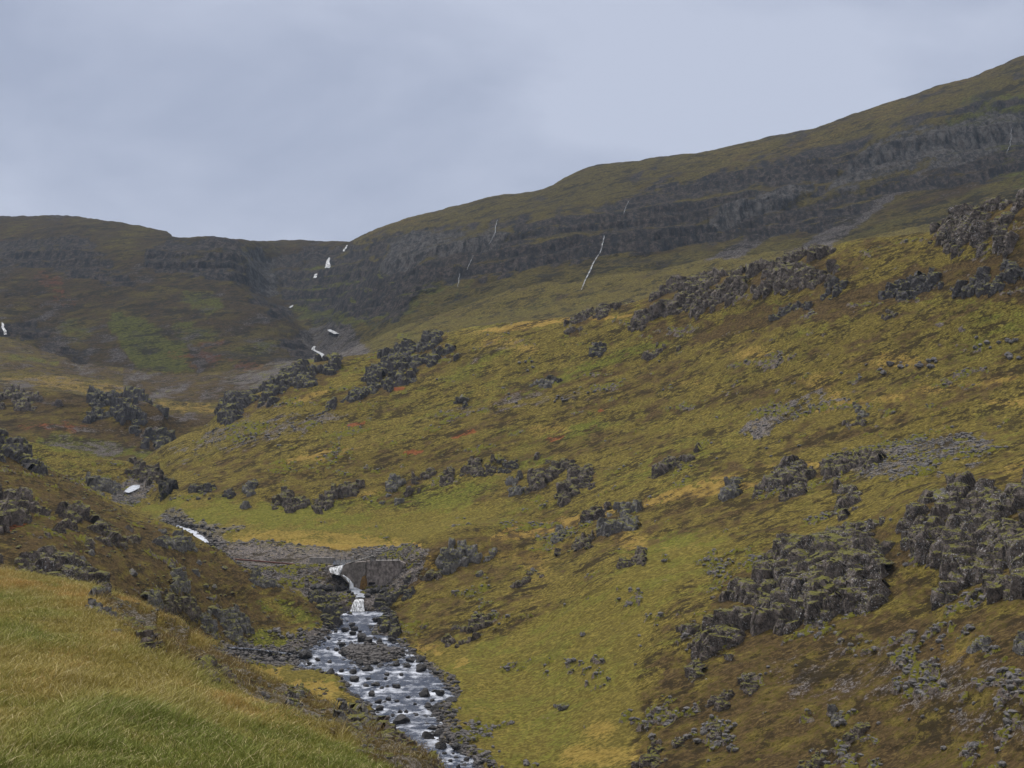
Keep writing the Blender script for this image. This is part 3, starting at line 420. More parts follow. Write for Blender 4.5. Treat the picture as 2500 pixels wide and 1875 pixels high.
# ------------------------------------------------------------------ cliffs of the far mountains: lava beds stepping back
CL = [([(850,600),(1000,555),(1180,540),(1400,520),(1600,450),(1750,420),(1900,390),(2100,320),(2350,250),(2500,240),(2900,160),(2900,420),(2400,440),(2200,470),(2100,540),(1850,595),(1650,605),(1300,655),(1150,680),(1050,720),(900,780),(780,760),(690,740),(650,680),(660,620),(760,600)], 1.0),
      ([(340,600),(430,578),(560,577),(640,600),(680,700),(640,730),(560,690),(480,670),(390,655),(350,630)], 1.0), ([(-400,560),(100,590),(170,570),(230,590),(310,660),(325,700),(230,695),(100,655),(0,650),(-400,640)], 0.9),
      ([(-400,690),(0,690),(130,700),(200,720),(180,740),(60,735),(-400,730)], 0.5), ([(0,790),(90,790),(120,825),(60,838),(0,830),(-60,825)], 0.9), ([(110,840),(190,850),(230,880),(180,880)], 0.8),
      ([(600,720),(640,715),(730,765),(735,785),(690,780),(620,745)], 0.8), ([(680,815),(720,815),(765,860),(750,880),(700,860)], 0.9), ([(740,770),(850,760),(840,800),(780,808)], 0.6), ([(960,860),(970,815),(1020,815),(1040,850)], .9), ([(1440,645),(1600,620),(1700,625),(1650,650),(1480,670)],.4), ([(1050,720),(1200,705),(1230,740),(1060,750)],.45), ([(880,770),(960,745),(1050,730),(1020,770),(900,800)],.5)]
CLF = np.zeros_like(Z); far = SEG > 19
for poly, s in CL:
    q = sstep(-12, 14, poly_sdf(poly, U[far], V[far]) + n2[far] * 22 + n3[far] * 8)
    CLF[far] = np.maximum(CLF[far], q * s)
tilt = np.where(X > -120, 0.12, -0.03)
S = Z - tilt * (X + 120) + 12 * fbm(X, Y, Z * 0, 170, 3, 151) + 3.5 * fbm(X, Y, Z * 0, 34, 2, 152)
S = S + 9 * perlin(S / 26, S * 0, S * 0, 153)
BIG = np.zeros_like(Z)
for poly in ([(2000,478),(2050,410),(2130,340),(2200,305),(2330,285),(2400,255),(2500,262),(2620,240),(2620,330),(2400,375),(2330,405),(2200,420),(2130,445),(2080,470)], [(930,665),(950,590),(1010,565),(1200,552),(1260,562),(1210,600),(1110,612),(1040,635),(1000,655)], [(1700,545),(1760,510),(1870,470),(1990,430),(1990,470),(1900,510),(1780,545)], [(590,600),(640,600),(680,660),(690,720),(650,725),(610,690)]):
    BIG[far] = np.maximum(BIG[far], sstep(-8, 8, poly_sdf(poly, U[far], V[far]) + n2[far] * 14))
def terrace(Z, S, lam, strength, seed, c_lo, c_sp):
    t = S / lam; fl = np.floor(t); fr = t - fl; fi = fl.astype(np.int64)
    hsh = ((_hash(fi, fi * 0, fi * 0, seed) & np.uint32(255)).astype(float) / 255)
    md = sstep(-0.62, 0.05, perlin(X / 95, Y / 300, fl * 3.7, seed + 1) + 0.5 * perlin(X / 28, Y / 90, fl * 1.7, seed + 2))
    c0 = c_lo + c_sp * hsh
    stp = np.where(fr < c0, fr / c0 * 0.16, 0.16 + 0.84 * sstep(0, 1, (fr - c0) / (1 - c0) * 1.2))
    ris = sstep(c0 - 0.04, c0 + 0.08, fr) * (1 - sstep(0.86, 0.96, fr))
    return Z + (fl + stp - t) * lam * strength * (0.25 + 0.75 * md), ris * (0.35 + 0.65 * md)
Za, risa = terrace(Z, S, 13.0, 0.92 * CLF * (1 - BIG), 5, 0.26, 0.36)
Za, risc = terrace(Za, S + 3, 5.5, 0.7 * CLF * (1 - BIG), 45, 0.35, 0.3); risa = np.maximum(risa * 0.8, risc * 0.75)
Zb, risb = terrace(Za, S * 1.0 + 9, 44.0, 0.62 * BIG, 25, 0.35, 0.1)
Z = np.where(far, Zb, Z)
ROCK = np.maximum(ROCK, CLF * (0.36 + 0.66 * risa + 0.42 * n2 + 0.3 * n3) * (1 - BIG)); ROCK = np.maximum(ROCK, BIG * (0.62 + 0.3 * risb + 0.2 * n2))
ROCK = np.where(far, np.maximum(ROCK, (0.36 + 0.16 * sstep(22.5, 23.5, SEG) * (U > 1000)) * sstep(-0.1, 0.4, n2 + 0.5 * n3) * (1 - SM)), ROCK)
ROCK = np.where(far & (U < 700), np.maximum(ROCK, CLF * (0.46 + 0.3 * n2 + 0.3 * risa)), ROCK)
# gullies and buttresses: push the faces back and forth
but = fbm(X, Y * 0.3, Z * 0.12, 46, 3, 161) * 14 + fbm(X, Y * 0.3, Z * 0.1, 11, 3, 171) * 4.5
ribs = np.abs(perlin(X / 5.5, Y / 30, Z / 60, 181)) * 3.5 + np.abs(perlin(X / 2.6, Y / 20, Z / 30, 183)) * 1.4
dY = np.where(far, np.maximum(CLF, BIG) * (but - ribs * (1.4 + 1.4 * BIG)) + (1 - CLF) * fbm(X, Y * 0.3, Z * 0.15, 30, 3, 163) * 5, 0)
dY = dY * sstep(19, 20, SEG) * (1 - sstep(24.2, 24.9, SEG))
Y2 = Y + dY
# ------------------------------------------------------------------ relief of turf, tussocks and rubble
pxm = Y * 0.00071
rough = 0.85 + 1.2 * np.clip(SCR + 0.6 * BRN, 0, 1)
calm = 1 - 0.95 * sstep(-1.0, 0.5, STREAM)
flat = 1 - 0.85 * np.clip(poly_sdf([(560,1328),(860,1342),(860,1385),(600,1390),(520,1345)], U, V) / 10, 0, 1) * ((SEG > 7.8) & (SEG < 11.3))
dz = np.zeros_like(Z)
for lmb, amp, sd_ in ((120, .020, 1), (60, .022, 2), (26, .030, 3), (13, .036, 4), (6.5, .045, 5), (3.2, .075, 6), (1.6, .11, 7), (0.8, .13, 8), (0.4, .08, 9), (0.2, 0.05, 10)):
    wgt = np.clip((lmb / pxm - 2.2) / 3, 0, 1) * np.clip((pxm * 260 - lmb) / (pxm * 60), 0, 1)
    if sd_ <= 3: wgt = wgt * sstep(60, 300, Y)
    act = wgt > 0.01
    if not act.any(): continue
    ax = 0.7 if lmb < 10 else 1.0
    p = perlin(X[act] * ax / lmb, Y[act] / lmb, Z[act] * 1.3 / lmb, 200 + sd_)
    if lmb < 8: p = 0.5 * p + 0.9 * (0.35 - np.abs(p))
    g = (rough[act] if lmb < 8 else 1.0) * (1 + 1.0 * sstep(600, 1100, Y[act]) * (lmb < 30))
    dz[act] += p * lmb * amp * wgt[act] * g
dz *= calm * flat
Z = Z + dz
# small ledges of rock showing through the turf on the near hillsides
led = fbm(X * 0.6, Y * 0.6, Z * 2.2, 9, 3, 301) + 0.5 * fbm(X, Y, Z, 2.2, 2, 311)
mid = (SEG > 3) & (SEG < 14.4)
ROCK = np.where(mid, np.maximum(ROCK, sstep(0.34, 0.5, led + 0.28 * SCR + 0.14 * BRN - 0.16 * (GRN > 0.6)) * 0.95), ROCK)
ROCK = ROCK * (1 - sstep(-1.5, 0.5, STREAM)) * np.where(flat < 1, flat, 1)
rk = np.where(mid & (ROCK > 0.3), ROCK, 0)
act = rk > 0.3
f1, f2, cd = worley(X[act] / 1.3, Y[act] / 1.3, Z[act] / 1.8, 5)
Z[act] += (cd * 0.5 + np.clip((f2 - f1) * 3, 0, 1) * 0.35 - 0.1) * sstep(0.3, 0.8, rk[act])
LUSH = np.where(far, BIG * 0.9, LUSH)
for A in (LUSH, ROCK, GRN, BRN, SCR, RED, ORG): np.clip(A, 0, 1, out=A)
P = np.stack([X, Y2, Z], -1)
PU = CU + P[..., 0] / P[..., 1] * F; PV = H - P[..., 2] / P[..., 1] * F     # where each ground point is seen
vmin = np.minimum.accumulate(PV, axis=0); VIS = PV <= vmin + 1.0
def normals(P):
    gu = np.gradient(P, axis=1); gr = np.gradient(P, axis=0)
    n = np.cross(gu, gr); n /= np.linalg.norm(n, axis=-1, keepdims=True) + 1e-9
    return np.where(n[..., 2:3] < 0, -n, n)
NRM = normals(P)

# ------------------------------------------------------------------ helpers
def mesh_obj(name, verts, faces, mat, parent=None, smooth=True, attrs=None):
    me = bpy.data.meshes.new(name); verts = np.ascontiguousarray(verts, dtype=np.float32); faces = np.ascontiguousarray(faces, dtype=np.int32)
    nv, nf, k = len(verts), len(faces), faces.shape[1]
    me.vertices.add(nv); me.vertices.foreach_set('co', verts.ravel())
    me.loops.add(nf * k); me.loops.foreach_set('vertex_index', faces.ravel())
    me.polygons.add(nf); me.polygons.foreach_set('loop_start', np.arange(0, nf * k, k, dtype=np.int32))
    me.polygons.foreach_set('loop_total', np.full(nf, k, dtype=np.int32))
    me.polygons.foreach_set('use_smooth', np.full(nf, smooth, dtype=bool))
    me.update(calc_edges=True)
    if attrs:
        for an, arr in attrs.items():
            at = me.attributes.new(an, 'FLOAT_COLOR', 'POINT'); at.data.foreach_set('color', np.ascontiguousarray(arr, dtype=np.float32).ravel())
    me.materials.append(mat)
    o = bpy.data.objects.new(name, me); C.objects.link(o)
    if parent: o.parent = parent
    return o
def tag(o, label=None, cat=None, group=None, kind=None):
    if label: o['label'] = label
    if cat: o['category'] = cat
    if group: o['group'] = group
    if kind: o['kind'] = kind
    return o
def grid_faces(nr, nc, keep=None):
    i = np.arange(nr * nc).reshape(nr, nc)
    f = np.stack([i[:-1, :-1], i[:-1, 1:], i[1:, 1:], i[1:, :-1]], -1).reshape(-1, 4)
    if keep is not None: f = f[keep.reshape(-1)]
    return f
def compact(verts, faces, *arrs):
    u, inv = np.unique(faces, return_inverse=True)
    return (verts[u], inv.reshape(faces.shape)) + tuple(a[u] for a in arrs)
def find(u, v, lo, hi, strict=False):         # the ground point seen in the direction of (u, v) between two lines of the ground
    c = int(np.clip(np.searchsorted(cols, u), 1, NC - 1)); r0 = int(np.searchsorted(SEG[:, 0], lo)); r1 = int(np.searchsorted(SEG[:, 0], hi))
    cand = np.abs(PV[r0:r1, c] - v) + np.where(VIS[r0:r1, c], 0, 40)
    r = r0 + int(np.argmin(cand)); return r, c
# ------------------------------------------------------------------ materials
def new_mat(name):
    m = bpy.data.materials.new(name); m.use_nodes = True; nt = m.node_tree; nt.nodes.clear()
    out = nt.nodes.new('ShaderNodeOutputMaterial'); b = nt.nodes.new('ShaderNodeBsdfPrincipled'); nt.links.new(b.outputs[0], out.inputs[0])
    return m, nt, b
class NT:
    def __init__(s, nt): s.nt = nt; s.tc = nt.nodes.new('ShaderNodeTexCoord'); s.geo = nt.nodes.new('ShaderNodeNewGeometry')
    def L(s, a, b): s.nt.links.new(a, b)
    def pos(s, scale=(1, 1, 1), rot=(0, 0, 0), src=None):
        m = s.nt.nodes.new('ShaderNodeMapping'); m.inputs['Scale'].default_value = scale; m.inputs['Rotation'].default_value = rot
        s.L(src or s.geo.outputs['Position'], m.inputs[0]); return m.outputs[0]
    def noise(s, scale, detail=4, rough=0.55, vec=None, dist=0):
        n = s.nt.nodes.new('ShaderNodeTexNoise'); n.inputs['Scale'].default_value = scale; n.inputs['Detail'].default_value = detail
        n.inputs['Roughness'].default_value = rough; n.inputs['Distortion'].default_value = dist
        s.L(vec or s.geo.outputs['Position'], n.inputs['Vector']); return n.outputs['Fac']
    def vor(s, scale, vec=None, feature='F1', out='Distance'):
        n = s.nt.nodes.new('ShaderNodeTexVoronoi'); n.feature = feature; n.inputs['Scale'].default_value = scale
        s.L(vec or s.geo.outputs['Position'], n.inputs['Vector']); return n.outputs[out]
    def math(s, op, a, b=None, clamp=False):
        n = s.nt.nodes.new('ShaderNodeMath'); n.operation = op; n.use_clamp = clamp
        for i, q in enumerate((a, b)):
            if q is None: continue
            if isinstance(q, (int, float)): n.inputs[i].default_value = q
            else: s.L(q, n.inputs[i])
        return n.outputs[0]
    def mr(s, x, a, b, c=0, d=1, smooth=True):
        n = s.nt.nodes.new('ShaderNodeMapRange'); n.interpolation_type = 'SMOOTHSTEP' if smooth else 'LINEAR'
        s.L(x, n.inputs[0])
        for i, q in enumerate((a, b, c, d)): n.inputs[i + 1].default_value = q
        return n.outputs[0]
    def mix(s, f, a, b):
        n = s.nt.nodes.new('ShaderNodeMix'); n.data_type = 'RGBA'
        if isinstance(f, (int, float)): n.inputs[0].default_value = f
        else: s.L(f, n.inputs[0])
        for i, q in ((6, a), (7, b)):
            if isinstance(q, tuple): n.inputs[i].default_value = q + (1,)
            else: s.L(q, n.inputs[i])
        return n.outputs[2]
    def attr(s, name):
        a = s.nt.nodes.new('ShaderNodeAttribute'); a.attribute_name = name
        sp = s.nt.nodes.new('ShaderNodeSeparateColor'); s.L(a.outputs['Color'], sp.inputs[0]); return sp.outputs[0], sp.outputs[1], sp.outputs[2], a.outputs['Alpha']
    def bump(s, h, strength, dist, bsdf):
        b = s.nt.nodes.new('ShaderNodeBump'); b.inputs['Strength'].default_value = strength; b.inputs['Distance'].default_value = dist
        s.L(h, b.inputs['Height']); s.L(b.outputs[0], bsdf.inputs['Normal'])

ROCKD = (0.028, 0.023, 0.021); ROCKL = (0.200, 0.166, 0.148)
def rock_color(n, sc=1.0, lichen=0.5, moss=True, dark=ROCKD, light=ROCKL):
    a = n.noise(0.9 * sc, 5, 0.65); b = n.noise(5.0 * sc, 4, 0.6)
    f = n.mr(n.math('ADD', n.math('MULTIPLY', a, 0.6), n.math('MULTIPLY', b, 0.4)), 0.36, 0.66)
    c = n.mix(f, dark, light)
    if lichen > 0:
        l = n.mr(n.noise(4.0 * sc, 3, 0.6), 0.66 - 0.10 * lichen, 0.69); l2 = n.mr(n.noise(0.25 * sc, 2, 0.5), 0.40, 0.60)
        c = n.mix(n.math('MULTIPLY', l, n.math('MULTIPLY', l2, min(1.0, 0.9 * lichen + 0.1))), c, (0.50, 0.50, 0.52))
    if moss:
        sz = n.nt.nodes.new('ShaderNodeSeparateXYZ'); n.L(n.geo.outputs['Normal'], sz.inputs[0])
        m = n.math('ADD', sz.outputs[2], n.math('MULTIPLY', n.math('SUBTRACT', n.noise(0.7 * sc, 4, 0.6), 0.5), 1.5))
        mc = n.mix(n.noise(2.3 * sc, 3), (0.075, 0.066, 0.012), (0.16, 0.16, 0.026))
        c = n.mix(n.mr(m, 0.66, 0.86), c, mc)
    return c, f
def terrain_mat(name, sc, cscale=1.0, rscale=1.0, hl=0.6):
    m, nt, b = new_mat(name); n = NT(nt)
    rock, grn, brn, scr = n.attr('m1'); red, org, wet, lush = n.attr('m2')
    ang = 0.0 if sc >= 2 else R(20)
    rv = n.pos((1, 1, 1), (0, ang, 0)); st_ = n.pos((0.45, 0.5, 1.7), (0, 0, 0), rv)
    big = n.noise(0.35 * sc, 4, 0.6, st_); fine = n.noise(2.2 * sc, 5, 0.7, n.pos((0.6, 0.8, 1.5), (0, 0, 0), rv))
    vf = n.noise(7.0 * sc, 3, 0.7)
    d = n.math('ADD', n.math('MULTIPLY', n.math('SUBTRACT', big, 0.5), 1.5), n.math('MULTIPLY', n.math('SUBTRACT', fine, 0.5), 1.5))
    K = cscale
    def k(c): return tuple(x * K for x in c)
    olive = n.mix(n.mr(fine, 0.35, 0.65), k((0.055, 0.044, 0.012)), k((0.185, 0.147, 0.038)))
    green = n.mix(n.mr(fine, 0.35, 0.65), k((0.050, 0.056, 0.010)), k((0.158, 0.162, 0.031)))
    straw = n.mix(n.mr(fine, 0.35, 0.65), k((0.190, 0.125, 0.030)), k((0.32, 0.225, 0.065)))
    brown = n.mix(n.mr(fine, 0.30, 0.70), k((0.030, 0.021, 0.012)), k((0.115, 0.078, 0.034)))
    redc = n.mix(n.mr(fine, 0.30, 0.70), k((0.12, 0.040, 0.018)), k((0.24, 0.085, 0.035)))
    gravel = n.mix(n.mr(n.math('ADD', n.math('MULTIPLY', vf, 0.6), n.math('MULTIPLY', n.vor(3.0 * sc, None, 'F1', 'Distance'), 0.5)), 0.35, 0.75), k((0.045, 0.038, 0.038)), k((0.20, 0.18, 0.175)))
    c = n.mix(n.mr(n.math('ADD', grn, d), 0.40, 0.78), olive, green)
    c = n.mix(n.mr(n.math('ADD', org, n.math('MULTIPLY', d, 0.8)), 0.48, 0.85), c, straw)
    c = n.mix(n.mr(n.math('ADD', brn, n.math('MULTIPLY', d, 1.2)), 0.42, 0.60), c, brown)
    c = n.mix(n.mr(n.math('ADD', red, n.math('MULTIPLY', d, 0.7)), 0.45, 0.70), c, redc)
    c = n.mix(n.mr(n.math('ADD', scr, n.math('MULTIPLY', d, 1.3)), 0.52, 0.70), c, gravel)
    fl = n.noise(0.95 * sc, 6, 0.78, st_); fl2 = n.noise(0.22 * sc, 5, 0.7, st_)
    calm = n.math('SUBTRACT', 1.0, n.math('MULTIPLY', lush, 0.75))
    c = n.mix(n.math('MULTIPLY', n.mr(n.math('ADD', fl, n.math('MULTIPLY', n.math('SUBTRACT', fl2, 0.5), 1.0)), 0.53, 0.61, 0, 0.88), calm), c, k((0.030, 0.023, 0.012)))
    c = n.mix(n.math('MULTIPLY', n.mr(n.math('SUBTRACT', n.math('MULTIPLY', n.math('ADD', vf, fine), 0.5), n.math('MULTIPLY', n.math('SUBTRACT', fl, 0.5), 0.8)), 0.54, 0.66, 0, hl), n.math('SUBTRACT', 1.0, brn)), c, k((0.31, 0.245, 0.065)))
    if sc > 0.5: c = n.mix(n.math('MULTIPLY', lush, 0.25), c, n.mix(fine, k((0.12, 0.108, 0.022)), k((0.23, 0.195, 0.045))))
    rc, rf = rock_color(n, sc, 0.3 if sc >= 1 else 0.0, sc >= 0.5, dark=tuple(q * rscale for q in ROCKD), light=tuple(q * rscale for q in ROCKL))
    c = n.mix(n.mr(n.math('ADD', rock, n.math('MULTIPLY', d, 0.8)), 0.44, 0.56), c, rc)
    if sc < 0.5:
        rmask = n.mr(n.math('ADD', rock, n.math('MULTIPLY', d, 0.8)), 0.44, 0.56)
        c = n.mix(n.math('MULTIPLY', n.math('MULTIPLY', rmask, lush), n.mr(n.noise(1.0, 5, 0.8, n.pos((0.3, 0.1, 0.07))), 0.40, 0.56, 0.15, 1)), c, (0.105, 0.100, 0.098))
        stk = n.noise(1.0, 7, 0.85, n.pos((0.16, 0.05, 0.06))); bed = n.noise(1.0, 5, 0.8, n.pos((0.012, 0.012, 0.22)))
        c = n.mix(n.math('MULTIPLY', n.mr(n.math('ADD', rock, n.math('MULTIPLY', d, 0.8)), 0.44, 0.56), n.mr(stk, 0.44, 0.58, 0, 0.85)), c, (0.010, 0.011, 0.014))
        c = n.mix(n.mr(bed, 0.52, 0.66, 0, 0.6), c, (0.030, 0.027, 0.022))
    c = n.mix(wet, c, (0.018, 0.018, 0.020))
    nt.links.new(c, b.inputs['Base Color']); b.inputs['Roughness'].default_value = 0.95; b.inputs['Specular IOR Level'].default_value = 0.04
    n.bump(n.math('ADD', fine, n.math('MULTIPLY', vf, 0.5)), 0.9, (0.35 if sc >= 0.5 else 0.8) / sc, b)
    return m
M_near = terrain_mat('near_turf', 4.0); M_mid = terrain_mat('hillside_turf', 1.0); M_far = terrain_mat('mountain_ground', 0.25, 0.62, 0.50, 0.12)
def rock_mat(name, sc, lichen, dark=ROCKD, light=ROCKL, rough=0.85, moss=True):
    m, nt, b = new_mat(name); n = NT(nt); c, f = rock_color(n, sc, lichen, moss, dark, light)
    nt.links.new(c, b.inputs['Base Color']); b.inputs['Roughness'].default_value = rough; b.inputs['Specular IOR Level'].default_value = 0.3
    cr = n.vor(1.6 * sc, n.pos((1, 1, 0.6)), 'DISTANCE_TO_EDGE'); h = n.math('ADD', n.math('MULTIPLY', n.mr(cr, 0, 0.08), 0.6), n.math('MULTIPLY', n.noise(3.5 * sc, 6, 0.7), 1.0))
    n.bump(h, 0.8, 0.3 / sc, b)
    return m
M_rock = rock_mat('lichen_rock', 1.0, 0.35); M_rockl = rock_mat('spotted_rock', 1.0, 1.0); M_rockd = rock_mat('dark_rock', 1.0, 0.1, (0.035, 0.032, 0.035), (0.115, 0.108, 0.112))
M_rockg = rock_mat('grey_rock', 1.0, 0.5, (0.075, 0.07, 0.07), (0.22, 0.21, 0.205))
M_boul = rock_mat('wet_boulder', 1.5, 0.0, (0.010, 0.010, 0.011), (0.050, 0.047, 0.050), 0.6, False)
M_bouldry = rock_mat('dry_boulder', 1.5, 0.4, (0.07, 0.066, 0.066), (0.20, 0.19, 0.19), 0.85, False)
M_grv = rock_mat('gravel_stone', 3.0, 0.0, (0.05, 0.045, 0.045), (0.17, 0.158, 0.155), 0.8, False)

# ------------------------------------------------------------------ ground sheets
WET = np.clip(sstep(-0.3, 0.4, STREAM) + sstep(-0.3, 0.3, UPS) + sstep(-0.2, 0.3, CRK), 0, 1)
A1 = np.stack([ROCK, GRN, BRN, SCR], -1); A2 = np.stack([RED, ORG, WET, LUSH], -1)
def sheet(name, a, b, mat):
    r0, r1 = SEGROW[a], SEGROW[b]
    v = P[r0:r1 + 1].reshape(-1, 3); nr = r1 + 1 - r0
    o = mesh_obj(name, v, grid_faces(nr, NC), mat, attrs={'m1': A1[r0:r1 + 1].reshape(-1, 4), 'm2': A2[r0:r1 + 1].reshape(-1, 4)})
    o['kind'] = 'structure'; return o
sheet('foreground_slope', 0, 3, M_near); sheet('valley_ground', 3, 7, M_mid); sheet('hillside', 7, 14, M_mid)
sheet('moor', 14, 20, terrain_mat('moor_ground', 0.5, 0.76, 0.7, 0.25)); sheet('mountain', 20, NL - 1, M_far)
# plain ground that carries on to the horizon on every side
g = 9000.0; ring = np.array([[-g, -g, -90], [g, -g, -90], [g, g, -90], [-g, g, -90]])
gm, gnt, gb = new_mat('plain_ground'); gb.inputs['Base Color'].default_value = (0.09, 0.08, 0.03, 1); gb.inputs['Roughness'].default_value = 1
gn = NT(gnt); gnt.links.new(gn.mix(gn.noise(0.02, 5), (0.06, 0.05, 0.02), (0.14, 0.12, 0.04)), gb.inputs['Base Color'])
mesh_obj('ground', ring, np.array([[0, 1, 2, 3]]), gm)['kind'] = 'structure'
# ------------------------------------------------------------------ rock outcrops, each a thing of its own
def lerp_grid(A, r, c):
    r0 = np.clip(np.floor(r).astype(int), 0, NR - 2); c0 = np.clip(np.floor(c).astype(int), 0, NC - 2)
    fr = r - r0; fc = c - c0
    if A.ndim == 3: fr = fr[..., None]; fc = fc[..., None]
    return (A[r0, c0] * (1 - fr) * (1 - fc) + A[r0 + 1, c0] * fr * (1 - fc) + A[r0, c0 + 1] * (1 - fr) * fc + A[r0 + 1, c0 + 1] * fr * fc)
NSM = NRM.copy()
for _ in range(3):                                             # gentler normals, so rocks lean the way the slope does
    NSM[1:-1, 1:-1] = (NSM[1:-1, 1:-1] * 2 + NSM[:-2, 1:-1] + NSM[2:, 1:-1] + NSM[1:-1, :-2] + NSM[1:-1, 2:]) / 6
def worley2(x, z, s=0):
    xi = np.floor(x).astype(np.int64); zi = np.floor(z).astype(np.int64); o0 = np.zeros_like(xi)
    f1 = np.full(x.shape, 9.0, np.float32); f2 = f1.copy(); cid = np.zeros(x.shape, np.float32); CX = np.zeros(x.shape); CZ = np.zeros(x.shape)
    for a in (-1, 0, 1):
        for c in (-1, 0, 1):
            h = _hash(xi + a, o0, zi + c, s)
            px = xi + a + 0.1 + 0.8 * (h & np.uint32(1023)).astype(np.float32) / 1023; pz = zi + c + 0.1 + 0.8 * ((h >> np.uint32(20)) & np.uint32(1023)).astype(np.float32) / 1023
            d = (np.maximum(np.abs(px - x), np.abs(pz - z)) * 0.6 + 0.4 * np.hypot(px - x, pz - z)).astype(np.float32); nr_ = d < f1
            f2 = np.where(nr_, f1, np.minimum(f2, d)); cid = np.where(nr_, ((h >> np.uint32(8)) & np.uint32(4095)).astype(np.float32) / 4095, cid)
            CX = np.where(nr_, px, CX); CZ = np.where(nr_, pz, CZ); f1 = np.where(nr_, d, f1)
    return f1, f2, cid, CX, CZ
def outcrop(name, label, poly, lo, hi, h, b, mat, ss=2.0, edge=None, cat='rock outcrop', frag=0.85, seed=0, group=None, colr=1.7):
    um, vm = np.mean([q[0] for q in poly]), np.mean([q[1] for q in poly]); rc_ = find(um, vm, lo, hi)
    sh = 0.45 * b * F / P[rc_][1] * (0.35 if hi > 14 else 1.0); poly = [(q[0], q[1] + sh) for q in poly]        # the blocks rise above the ground they stand on
    P_ = np.array(poly, float); pad = 26
    c0, c1 = np.searchsorted(cols, (P_[:, 0].min() - pad, P_[:, 0].max() + pad)); c0 = max(c0, 1); c1 = min(c1, NC - 2)
    r0, r1 = np.searchsorted(SEG[:, 0], (lo, hi)); r1 = min(r1, NR - 2)
    sub = (V[r0:r1, c0:c1] > P_[:, 1].min() - pad) & (V[r0:r1, c0:c1] < P_[:, 1].max() + pad)
    rr = np.where(sub.any(axis=1))[0]
    if len(rr) < 2: print('no ground for', name, label); return None
    r1 = r0 + rr.max() + 1; r0 = r0 + rr.min()
    R_, C_ = np.meshgrid(np.linspace(r0, r1, int((r1 - r0) * ss) + 2), np.linspace(c0, c1, int((c1 - c0) * ss) + 2), indexing='ij')
    B = lerp_grid(P, R_, C_); u = lerp_grid(U, R_, C_); v = lerp_grid(V, R_, C_)
    n = lerp_grid(NSM, R_, C_)
    mpp = B[..., 1] / F
    x, y, z = B[..., 0], B[..., 1], B[..., 2]
    s = poly_sdf(poly, u, v) * mpp
    s = s + (perlin(x / b / 1.6, y / b / 3, z / b / 1.6, 401 + seed) * 1.2 + perlin(x / b * 1.3, y / b * .6, z / b * 1.3, 402 + seed) * 0.7) * b * frag - 0.12 * b
    g = np.random.default_rng(1000 + seed)
    nh = n.copy(); nh[..., 2] = 0; nl = np.linalg.norm(nh, axis=-1, keepdims=True) + 1e-6
    av = (nh / nl).reshape(-1, 3)[s.reshape(-1) > 0]; av = av.mean(axis=0) if len(av) else np.array([0, -1, 0.]); av = av + np.array([0, -0.5, 0]); av /= np.linalg.norm(av)
    dr = n + av * 0.35; dr /= np.linalg.norm(dr, axis=-1, keepdims=True)
    bw = b * 0.62                                               # mean width of one block of the crag
    Bf = B.reshape(-1, 3); Df = dr.reshape(-1, 3); sf = s.reshape(-1); disp = np.full(len(Bf), -0.2)
    inside = np.where(sf > bw * 0.1)[0]
    if len(inside) < 3: inside = np.argsort(sf)[-6:]
    ar = np.linalg.norm(np.cross(B[1:, :-1] - B[:-1, :-1], B[:-1, 1:] - B[:-1, :-1]), axis=-1); arf = np.zeros(s.shape); arf[:-1, :-1] = ar; arf = arf.reshape(-1)[inside]
    nst = int(np.clip(arf.sum() / (bw * bw * 0.42), 6, 1200)); pick = g.choice(inside, nst, p=arf / arf.sum())
    big = perlin(Bf[pick, 0] / (b * 3), Bf[pick, 1] / (b * 4), Bf[pick, 2] / (b * 3), 55)
    for q in range(nst):
        if nst > 60 and big[q] < -0.20: continue
        o_ = Bf[pick[q]] - np.array([0, 0, 0.38 * bw]); w_ = bw * min(1.55, math.exp(g.normal() * 0.42)) * 0.85 * (1 + 0.5 * big[q]); hh = w_ * g.uniform(1.1, 2.3); dp = w_ * g.uniform(0.9, 1.4)
        w_ = min(w_, max(0.35 * bw, sf[pick[q]] * 1.1 + 0.4 * bw))
        yaw = math.atan2(av[1], av[0]) + g.normal() * 0.35; ax = np.array([math.cos(yaw), math.sin(yaw), 0.0]); up = np.array([g.normal() * 0.12, g.normal() * 0.12, 1.0]) - ax * 0.12; up /= np.linalg.norm(up)
        ax = ax - up * (ax @ up); ax /= np.linalg.norm(ax); ay = np.cross(up, ax)
        ctr = o_ + up * hh * (0.10 + 0.22 * g.random()) * min(1.0, h / 2.0) - ax * dp * 0.25
        N_ = [ax, -ax, ay, -ay, up, -up]; D_ = [dp / 2, dp / 2, w_ / 2, w_ / 2, hh / 2, hh / 2]
        for _ in range(6):
            c_ = g.normal(size=3); c_ = ax * (abs(c_[0]) + 0.2) + ay * c_[1] + up * (c_[2] * 0.8 + 0.25); c_ /= np.linalg.norm(c_)
            N_.append(c_); D_.append((abs(c_ @ ax) * dp + abs(c_ @ ay) * w_ + abs(c_ @ up) * hh) / 2 * g.uniform(0.66, 0.88))
        N_ = np.array(N_); D_ = np.array(D_)
        rad = max(hh, dp) * 1.25 + h
        wn_ = np.where((np.abs(Bf[:, 0] - ctr[0]) < rad) & (np.abs(Bf[:, 1] - ctr[1]) < rad) & (np.abs(Bf[:, 2] - ctr[2]) < rad))[0]
        if len(wn_) == 0: continue
        nd = Df[wn_] @ N_.T; no = D_[None] - (Bf[wn_] - ctr) @ N_.T
        with np.errstate(divide='ignore', invalid='ignore'): tq = no / nd
        tex = np.where(nd > 1e-6, tq, 1e9).min(1); ten = np.where(nd < -1e-6, tq, -1e9).max(1)
        ok_ = (tex > ten) & (tex > 0)
